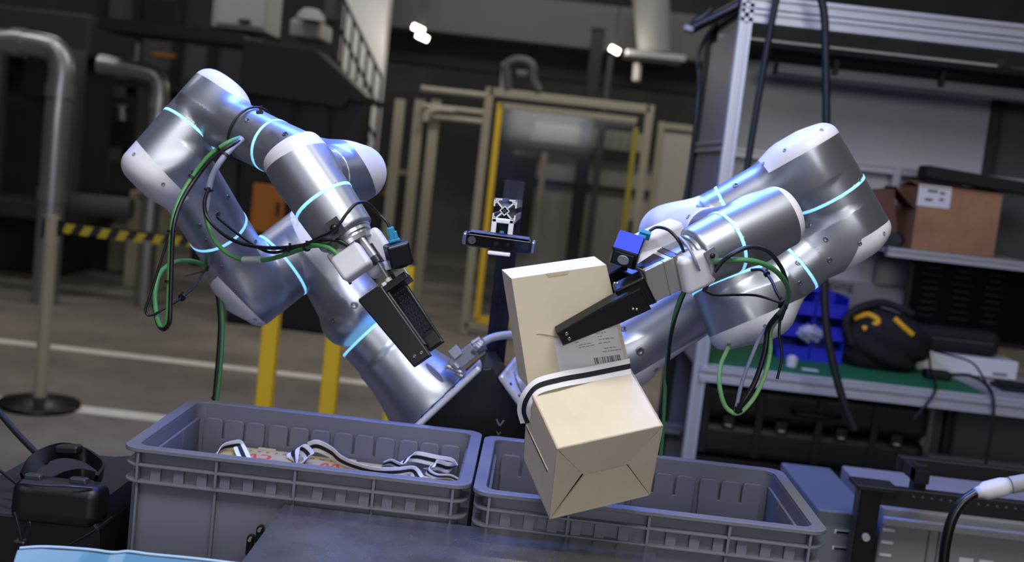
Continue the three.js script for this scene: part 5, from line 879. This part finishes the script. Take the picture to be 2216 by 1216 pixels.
// ---------------------------------------------------------------- small sensor cameras on the grippers
function cube(label, c, ax, ay, size, lens, conn, face) {
  const az = ax.clone().cross(ay), t = thing('sensor_camera', label, 'camera', c), [w, h, d] = size;
  part('body', obox(c, ax, ay, az, w, h, d, 0.005), mat(0x0a0a12, 0.3), t);
  if (face) part('blue_lit_skin', obox(c.clone().addScaledVector(face, 0.0008 + (face.equals(ay) ? h : w) / 2), ax, ay, az, face.equals(ay) ? w * 0.94 : 0.001, face.equals(ay) ? 0.001 : h * 0.94, d * 0.94, 0.0004), mat(0x1b2fb4, 0.35), t, 'top face painted with blue light');  // optional top sheet, coloured as if lit blue
  const lp = c.clone().addScaledVector(lens, d / 2 + 0.0005); part('lens', [cyl(lp, lp.clone().addScaledVector(lens, 0.002), 0.011, 0.011, 24)], mat(0x2b2d36, 0.1), t); part('lens_glass', cyl(lp.clone().addScaledVector(lens, 0.002), lp.clone().addScaledVector(lens, 0.0026), 0.007, 0.007, 20), mat(0x8fa0b0, 0.08, 0.3), t);
  part('connector', conn, C.teal, t, 'teal cable connector'); return t;
}
{
  const d = 1.84, c = at(862, 550, d), ax = imgDir(0.93, -0.28, -0.25), ay = imgDir(0.3, -0.95, 0.05); ay.addScaledVector(ax, -ay.dot(ax)).normalize(); const az = ax.clone().cross(ay).normalize();
  const cn = [obox(at(848, 508, d), ax.clone(), ay, az, 0.011, 0.025, 0.011, 0.0015), obox(at(856, 512, d), ax, ay, az, 0.007, 0.018, 0.008, 0.001), obox(at(853, 520, d), ax, ay, az, 0.018, 0.004, 0.012, 0.001)];
  cube('small black cube camera beside the open left gripper', c, ax, ay, [0.038, 0.038, 0.038], ay.clone().negate(), cn, null);
  single('camera_bracket', obox(at(842, 572, d + 0.02), ax, ay, az, 0.02, 0.012, 0.03, 0.002), whiteMat, 'white bracket joining the cube camera to the open gripper', 'bracket');
}
{
  const d = 1.8, P0 = at(1310, 540, d - 0.012), ax = unit(at(1310, 540, 1.79), at(1348, 545, 1.775)), dir = unit(at(1348, 545, 1.775), at(1379, 511, 1.815)), c = at(1357, 541, 1.797); // ax: along the lens face, dir: away
  const a = imgDir(0.94, 0.3, 0.15), b = imgDir(0.45, -0.6, -0.66); b.addScaledVector(a, -b.dot(a)).normalize(); const up = a.clone().cross(b).normalize(); if (up.dot(UPV) < 0) up.negate();
  const cn = [obox(at(1389, 513, 1.82), b, up, b.clone().cross(up), 0.022, 0.011, 0.013, 0.0015), obox(at(1396, 508, 1.82), b, up, b.clone().cross(up), 0.008, 0.014, 0.017, 0.001)];
  const lens = b.clone().negate(), t = thing('sensor_camera', 'small black cube camera, blue light painted on its top, above the closed right gripper', 'camera', c), w = a.clone().cross(up);
  part('body', obox(c, a, up, w, 0.043, 0.034, 0.046, 0.004), mat(0x0a0a12, 0.3), t); part('blue_lit_skin', obox(c.clone().addScaledVector(up, 0.0173), a, up, w, 0.039, 0.001, 0.042, 0.0004), mat(0x2a3cc0, 0.4), t, 'top face painted with blue light');  // blue light on the black top is put into this sheet's colour
  const lp = c.clone().addScaledVector(lens, 0.0232); part('lens_window', obox(lp, a, up, w, 0.03, 0.024, 0.001, 0.0004), mat(0x30343c, 0.08), t); part('lens', cyl(lp, lp.clone().addScaledVector(lens, 0.002), 0.009, 0.009, 24), mat(0xb9c2cc, 0.12, 0.2), t); part('connector', cn, C.teal, t, 'teal cable connector');  // pale lens colour stands in for a white reflection
  single('camera_bracket', obox(at(1400, 560, 1.84), a, up, w, 0.04, 0.02, 0.06, 0.004), whiteMat, 'white bracket joining the blue lit camera to the closed gripper', 'bracket');
}
// ---------------------------------------------------------------- cables and ties
const K = (list) => list.map(([x, y, d]) => at(x, y, d));
function cable(name, label, list, r, m, ties = []) {
  const pts = K(list), t = thing(name, label, 'cable', pts[0]); const curve = new THREE.CatmullRomCurve3(pts, false, 'centripetal');
  part('cable_run', clean(new THREE.TubeGeometry(curve, pts.length * 12, r, 10)), m, t);
  for (const [u, rr] of ties) { const p = curve.getPointAt(u), d = curve.getTangentAt(u); part('cable_tie', [cyl(p.clone().addScaledVector(d, -0.002), p.clone().addScaledVector(d, 0.002), rr, rr, 16), obox(p.clone().addScaledVector(UPV, rr), RIGHT, UPV, BACK, 0.004, 0.008, 0.004)], C.tie, t, 'black cable tie'); }
  return t;
}
// left arm
cable('green_cable', 'green cable looping from the left forearm down past the elbow', [[520, 298, 2.12], [495, 308, 2.1], [455, 335, 2.1], [415, 385, 2.1], [388, 432, 2.08], [374, 480, 2.06], [368, 560, 2.06], [365, 640, 2.06], [362, 690, 2.06], [355, 710, 2.07], [345, 702, 2.09], [337, 670, 2.12], [336, 630, 2.14], [346, 592, 2.16], [372, 570, 2.2], [405, 564, 2.28], [440, 572, 2.36], [462, 585, 2.4]], 0.0045, C.green, [[0.06, 0.008], [0.15, 0.008], [0.29, 0.008], [0.4, 0.008]]);
cable('black_cable', 'black cable lying along the green loop beside the left elbow', [[520, 304, 2.115], [497, 316, 2.095], [460, 342, 2.095], [421, 390, 2.095], [392, 438, 2.07], [377, 485, 2.05], [372, 560, 2.05], [369, 650, 2.05], [366, 700, 2.05], [356, 712, 2.06], [342, 700, 2.1], [333, 660, 2.13]], 0.004, C.cable);
cable('thin_black_cable', 'thin black cable in a narrow loop left of the green loop', [[385, 445, 2.1], [373, 490, 2.1], [350, 560, 2.1], [325, 640, 2.1], [315, 672, 2.1], [320, 682, 2.1], [334, 680, 2.1], [352, 670, 2.1], [385, 650, 2.12], [420, 620, 2.2], [440, 590, 2.3], [450, 578, 2.36]], 0.0024, C.cable, [[0.55, 0.007]]);
cable('pale_cable', 'pale grey cable bundle hanging from the left forearm tie', [[524, 300, 2.12], [500, 322, 2.1], [475, 352, 2.09], [458, 385, 2.1], [450, 420, 2.11], [445, 455, 2.12]], 0.0055, C.cableWhite, [[0.3, 0.009], [0.75, 0.009]]);
cable('green_cable', 'green cable curving from the left upper arm to the open gripper', [[450, 410, 2.12], [444, 440, 2.12], [448, 480, 2.12], [462, 515, 2.11], [488, 545, 2.09], [525, 562, 2.07], [575, 562, 2.02], [620, 550, 1.96], [655, 538, 1.9], [690, 531, 1.85], [715, 538, 1.84], [735, 555, 1.84]], 0.0042, C.green, [[0.83, 0.007]]);
{ const a = at(528, 562, 2.065), b = at(568, 562, 2.03); single('cable_sleeve', cyl(a, b, 0.0062, 0.0062, 16), mat(0xaab0a8, 0.3), 'pale clear sleeve round the green gripper cable', 'sleeve'); }
cable('black_cable', 'black cable drooping beside the green gripper cable on the left', [[452, 405, 2.1], [443, 435, 2.1], [446, 465, 2.1], [470, 495, 2.09], [505, 520, 2.06], [555, 534, 2.02], [610, 536, 1.96], [660, 530, 1.9], [700, 519, 1.84], [730, 520, 1.835], [750, 530, 1.835], [762, 542, 1.84]], 0.0035, C.cable);
cable('black_cable', 'black lead rising from the left wrist to the teal camera plug', [[470, 470, 2.09], [520, 510, 2.05], [580, 545, 2.0], [640, 535, 1.92], [690, 515, 1.82], [727, 494, 1.79], [752, 460, 1.79], [772, 440, 1.8], [795, 440, 1.82], [818, 462, 1.84], [838, 482, 1.84], [845, 498, 1.84]], 0.0026, C.cable, [[0.42, 0.006]]);
cable('cable_bundle', 'black and green cable bundle hanging down behind the crate', [[452, 585, 2.44], [466, 600, 2.44], [472, 640, 2.44], [477, 690, 2.44], [474, 760, 2.44], [468, 830, 2.44], [464, 880, 2.44], [462, 960, 2.46]], 0.0055, C.cable, [[0.13, 0.008], [0.73, 0.008]]);
cable('green_cable', 'dull green cable hanging beside the black bundle behind the crate', [[470, 610, 2.435], [477, 640, 2.43], [482, 690, 2.43], [480, 760, 2.43], [474, 830, 2.43], [468, 880, 2.43], [466, 960, 2.45]], 0.004, mat(0x3f7a4d, 0.45));
{ // tie straps round the left arm
  const t = thing('tie_strap', 'black cable tie strapped round the left forearm tube', 'tie', at(530, 270, 2.1)), m = C.tie, ring = (c, n, r) => { const g = new THREE.TorusGeometry(r, 0.0022, 8, 60); g.applyMatrix4(new THREE.Matrix4().compose(c, new THREE.Quaternion().setFromUnitVectors(V(0, 0, 1), n), V(1, 1, 1))); return clean(g); };
  const n5 = unit(LA.F, LA.R5), c = LA.R5.clone().addScaledVector(n5, -0.062); part('tie_band', ring(c, n5, 0.0555), m, t); part('tie_head', [cyl(at(563, 240, 2.12), at(567, 228, 2.12), 0.0025, 0.0025, 8), obox(at(562, 243, 2.12), RIGHT, UPV, BACK, 0.012, 0.006, 0.008, 0.001)], m, t);
  const n3 = unit(LA.M2, LA.R3), c3 = LA.M2.clone().addScaledVector(n3, 0.045), t3 = thing('tie_strap', 'black cable tie strapped round the lower end of the left upper arm', 'tie', c3); part('tie_band', ring(c3, n3, 0.069), m, t3); part('tie_tail', cyl(at(452, 584, 2.38), at(397, 598, 2.36), 0.0018, 0.0018, 8), m, t3);
  const nr = unit(RA.W, RA.R5), cr = RA.W.clone().addScaledVector(nr, 0.045), t4 = thing('tie_strap', 'black cable tie strapped round the right forearm tube', 'tie', cr); part('tie_band', ring(cr, nr, 0.0575), m, t4); part('tie_head', obox(at(1469, 487, 2.2), RIGHT, UPV, BACK, 0.01, 0.01, 0.008, 0.001), m, t4);
}
{ const h = hit(725, 494, left.arm); if (h) { const u = imgDir(0.83, -0.556, 0), w = u.clone().addScaledVector(h.n, -u.dot(h.n)).normalize(); const t = thing('adhesive_mount', 'dark square stick on cable mount on the left wrist tube', 'mount', h.p); part('pad', obox(h.p.clone().addScaledVector(h.n, 0.0006), w, h.n, w.clone().cross(h.n), 0.026, 0.0016, 0.03, 0.0004), mat(0x3a3c40, 0.3), t); part('loop', turned(h.p, h.n, [[0, 0.002], [0.0055, 0.002], [0.007, 0.005], [0.004, 0.008], [0, 0.0085]], 18), C.black, t); } }
{ const h = hit(1540, 553, right.arm); if (h) { const u = imgDir(0.85, -0.52, 0), w = u.clone().addScaledVector(h.n, -u.dot(h.n)).normalize(); const t = thing('adhesive_mount', 'silver square stick on cable mount on the right wrist tube', 'mount', h.p); part('pad', obox(h.p.clone().addScaledVector(h.n, 0.0006), w, h.n, w.clone().cross(h.n), 0.02, 0.0016, 0.022, 0.0004), mat(0x85878e, 0.3, 0.5), t); part('loop', turned(h.p, h.n, [[0, 0.002], [0.003, 0.002], [0.0045, 0.004], [0.003, 0.006], [0, 0.0065]], 18), C.black, t); } }
// right arm
cable('green_cable', 'green cable arching from the closed gripper over the right wrist', [[1518, 577, 1.85], [1535, 570, 1.83], [1575, 563, 1.79], [1625, 564, 1.79], [1670, 580, 1.82], [1700, 612, 1.88], [1706, 640, 1.95], [1698, 665, 2.02], [1680, 685, 2.08]], 0.0043, C.green);
cable('black_cable', 'dark grey cable arching beside the green one over the right wrist', [[1524, 628, 1.86], [1545, 590, 1.83], [1575, 556, 1.78], [1615, 536, 1.78], [1655, 540, 1.8], [1685, 570, 1.84], [1702, 610, 1.9], [1703, 650, 1.98], [1690, 690, 2.06]], 0.0036, mat(0x1d1e24, 0.4));
cable('thin_black_cable', 'thin black cable crossing the right shoulder ring to the tie', [[1522, 628, 1.9], [1545, 638, 1.95], [1590, 638, 2.02], [1640, 640, 2.06], [1680, 652, 2.06], [1700, 662, 2.05]], 0.0024, C.cable, [[0.97, 0.009]]);
cable('thin_black_cable', 'thin black tie lead on the right upper arm', [[1625, 584, 2.14], [1648, 584, 2.13], [1668, 605, 2.1], [1682, 635, 2.07], [1698, 660, 2.05]], 0.003, C.cable, [[0.3, 0.006]]);
cable('black_cable', 'black lead from the teal plug over the closed gripper', [[1405, 500, 1.82], [1420, 492, 1.82], [1445, 497, 1.81], [1468, 520, 1.8], [1480, 545, 1.81]], 0.0026, C.cable);
cable('pale_cable', 'pale thin cable bent down beside the right wrist flange', [[1470, 512, 1.83], [1490, 535, 1.8], [1505, 565, 1.8], [1515, 590, 1.82]], 0.0024, C.cableWhite);
cable('green_cable', 'green cable loop hanging below the right shoulder', [[1700, 664, 2.05], [1684, 690, 2.08], [1668, 715, 2.1], [1667, 760, 2.1], [1652, 820, 2.1], [1625, 870, 2.1], [1595, 895, 2.1], [1572, 882, 2.1], [1558, 840, 2.1], [1558, 800, 2.12], [1570, 765, 2.18], [1586, 735, 2.28]], 0.0042, mat(0x7fb874, 0.45));
cable('pale_cable', 'pale violet cable inside the loop below the right shoulder', [[1698, 666, 2.06], [1672, 695, 2.08], [1648, 724, 2.1], [1625, 775, 2.1], [1605, 830, 2.1], [1592, 890, 2.1]], 0.0036, C.cableWhite);
cable('black_cable', 'black cable inside the loop below the right shoulder', [[1700, 664, 2.055], [1676, 690, 2.07], [1662, 712, 2.09], [1655, 760, 2.09], [1632, 830, 2.09], [1608, 870, 2.09], [1594, 893, 2.095]], 0.005, C.cable, [[0.97, 0.008]]);
cable('thin_black_cable', 'thin black cable end dangling outside the green loop', [[1690, 680, 2.07], [1686, 720, 2.07], [1692, 770, 2.07], [1682, 820, 2.07]], 0.0026, C.cable);
cable('green_cable', 'green cable dropping from the closed gripper into the crate', [[1486, 618, 1.88], [1470, 650, 1.9], [1452, 720, 1.95], [1442, 790, 2.0], [1438, 870, 2.03], [1434, 940, 2.06], [1430, 985, 2.08]], 0.0034, C.green);
cable('black_cable', 'black cable dropping beside the green one from the closed gripper', [[1490, 612, 1.88], [1464, 680, 1.92], [1450, 740, 1.96], [1445, 800, 2.0], [1436, 880, 2.04], [1428, 960, 2.07]], 0.003, C.cable);
// ================================================================ FOREGROUND LEFT
{
  const t = thing('equipment_case', 'low black equipment case with sloping lid in the left foreground', 'case', V(-0.25, 0, -0.1)), y = 0.8, z0 = 0.12, z1 = -0.45, m = mat(0x07070b, 0.5);
  const P = [[0, 1075], [120, 1085], [235, 1078], [255, 1110], [258, 1300], [-60, 1300], [-60, 1075]].map(([px, py]) => onZ(px, py, -0.1));
  part('case_body', place(prism(P.map((p) => [p.x, p.y]), 0.4, 0.006), V(0, 0, -0.2), V(1, 0, 0), V(0, 1, 0), V(0, 0, 1)), m, t);
  const bot = Math.min(...P.map((p) => p.y)), cx = (P[0].x + P[3].x) / 2; part('case_stand', box(0.2, bot, 0.3, cx, bot / 2, -0.2, 0.01), m, t); part('lid_seam', tube([onZ(150, 1178, 0.002), onZ(200, 1150, 0.002), onZ(243, 1118, 0.002)], 0.0012, 20, 6), mat(0x2a2a33, 0.4), t);
  // headset on top
  const h = thing('headset', 'black virtual reality headset with head strap lying on the black case', 'headset', at(140, 1080, 2.05)), d = 2.0, M2 = mat(0x08080a, 0.45);
  part('visor', obox(at(132, 1085, d), imgDir(1, 0.1, 0), imgDir(-0.1, 1, 0).negate(), BACK, 0.155, 0.075, 0.07, 0.022), M2, h); part('visor_edge', [tube([at(45, 1045, d - 0.03), at(90, 1050, d - 0.045), at(150, 1052, d - 0.045), at(200, 1056, d - 0.03)], 0.002, 40, 6)], mat(0x3d3a52, 0.3, 0.3), h);
  part('head_strap', [ribbon([[50, 1040, 1.99], [75, 1000, 2.03], [115, 978, 2.08], [150, 975, 2.12], [185, 985, 2.14], [215, 1005, 2.12], [222, 1020, 2.08], [205, 1045, 2.02]].map((q) => at(...q)), [[0.3, 0.9, 0], [0.5, 0.8, 0.1], [0.1, 1, 0.2], [0, 1, 0.1], [0, 1, 0], [0, 1, 0], [-0.2, 1, 0], [-0.3, 0.9, 0]].map((q) => imgDir(...q)), 0.028, 0.002)], M2, h, 'black head strap');
  part('rear_strap', ribbon([[110, 1045, 2.02], [140, 1030, 2.06], [175, 1024, 2.1], [205, 1030, 2.1]].map((q) => at(...q)), [[0, 1, 0], [0, 1, 0], [0, 1, 0], [0, 1, 0]].map((q) => imgDir(...q)), 0.016, 0.002), M2, h); part('top_pad', obox(at(145, 972, 2.1), imgDir(1, 0.05, 0), imgDir(0.05, -1, 0), BACK, 0.05, 0.018, 0.03, 0.006), M2, h);
  for (const [px, py] of [[75, 1032], [172, 1040]]) part('lens', obox(at(px, py, d - 0.005), imgDir(1, 0.1, 0), imgDir(-0.1, -1, 0), BACK, 0.03, 0.012, 0.02, 0.004), mat(0x34343c, 0.25), h);
  const g = at(232, 1068, 2.12), k = thing('status_unit', 'small dark grey unit with bright indicator dots behind the headset', 'unit', g); part('unit_body', obox(at(232, 1072, 2.14), imgDir(1, 0.11, 0), imgDir(-0.11, -1, 0), BACK, 0.06, 0.03, 0.06, 0.003), mat(0x2c2b28, 0.6), k); for (const [x, m2] of [[215, M.mid], [227, M.mid], [241, M.white], [248, M.white]]) part('indicator', new THREE.SphereGeometry(0.0028, 10, 8).translate(...at(x, 1067 + (x - 215) * 0.1, 2.1).toArray()), m2, k);
  single('thick_black_cable', tube([at(-20, 870, 2.3), at(30, 930, 2.25), at(70, 972, 2.2), at(100, 1000, 2.15)], 0.006, 40, 8), M.rubber, 'black cable sloping down to the headset', 'cable');
  single('thin_lead', tube([at(-10, 1010, 2.1), at(15, 1030, 2.08), at(40, 1050, 2.05)], 0.003, 30, 8), M.rubber, 'short thin black lead beside the headset', 'cable');
  const c = thing('wire_clip', 'small dark wire clip hanging at the case edge', 'clip', at(48, 1150, 1.8)); part('wire', [tube([at(32, 1108, 1.8), at(38, 1130, 1.8), at(46, 1165, 1.8), at(50, 1216, 1.8)], 0.003, 30, 8), tube([at(50, 1165, 1.8), at(54, 1140, 1.8), at(64, 1130, 1.8), at(66, 1145, 1.8), at(56, 1180, 1.8)], 0.0018, 30, 8)], mat(0x23232a, 0.3, 0.5), c); part('grip', obox(at(48, 1195, 1.8), imgDir(1, 0.1, 0), imgDir(-0.1, -1, 0), BACK, 0.02, 0.04, 0.02, 0.004), C.black, c);
}
{ // blue plastic film: crumpled sheet over a tub
  const n = 60, m = 26, pos = [], uv = [], idx = [], R = (x, y) => N1[((Math.floor(y * 90) % 512 + 512) % 512) * 512 + ((Math.floor(x * 60) % 512 + 512) % 512)];
  const T = [[52, 1180], [100, 1177], [200, 1183], [250, 1190], [282, 1187], [330, 1193], [400, 1200], [470, 1206], [525, 1214]], d0 = 1.62;
  const topAt = (u) => { const q = u * (T.length - 1), i = Math.min(T.length - 2, Math.floor(q)), f = q - i; return at(T[i][0] + (T[i + 1][0] - T[i][0]) * f, T[i][1] + (T[i + 1][1] - T[i][1]) * f, d0); };
  for (let j = 0; j <= m; j++) for (let i = 0; i <= n; i++) { const u = i / n, v = j / m, p = topAt(u), k = (R(u, v) - 0.5) * 0.02; p.z += 0.02 + Math.sin(v * 1.6) * 0.05 + k * Math.min(1, v * 6); p.y -= v * 0.14 - k * 0.3 * v; pos.push(p.x, p.y, p.z); uv.push(u, v); }
  for (let j = 0; j < m; j++) for (let i = 0; i < n; i++) { const a = j * (n + 1) + i; idx.push(a, a + 1, a + n + 1, a + 1, a + n + 2, a + n + 1); }
  const g = new THREE.BufferGeometry(); g.setAttribute('position', new THREE.Float32BufferAttribute(pos, 3)); g.setAttribute('uv', new THREE.Float32BufferAttribute(uv, 2)); g.setIndex(idx); g.computeVertexNormals();
  const a = topAt(0), b = topAt(1), t = thing('plastic_bag', 'pale blue crumpled plastic bag with shiny folded edge in the left foreground', 'bag', V((a.x + b.x) / 2, a.y - 0.15, a.z)); part('front_film', clean(g), mat(0x5d93bd, 0.22, 0, { clearcoat: 0.6 }), t); const g2 = clean(g.clone().translate(0, -0.012, -0.03)); part('rear_film', g2, mat(0x5d93bd, 0.22), t); part('folded_edge', tube([0, 0.12, 0.25, 0.4, 0.5, 0.62, 0.8, 1].map((u) => topAt(u).add(V(0, 0, 0.012))), 0.0022, 80, 8), mat(0xa8c8e0, 0.18), t);
  const tub = thing('waste_tub', 'dark tub below the blue plastic bag', 'tub', V((a.x + b.x) / 2, 0, a.z)); part('tub_body', box(b.x - a.x, 0.75, 0.3, (a.x + b.x) / 2, 0.375, a.z - 0.02, 0.02), M.dark, tub);
}
renderer.render(scene, camera);
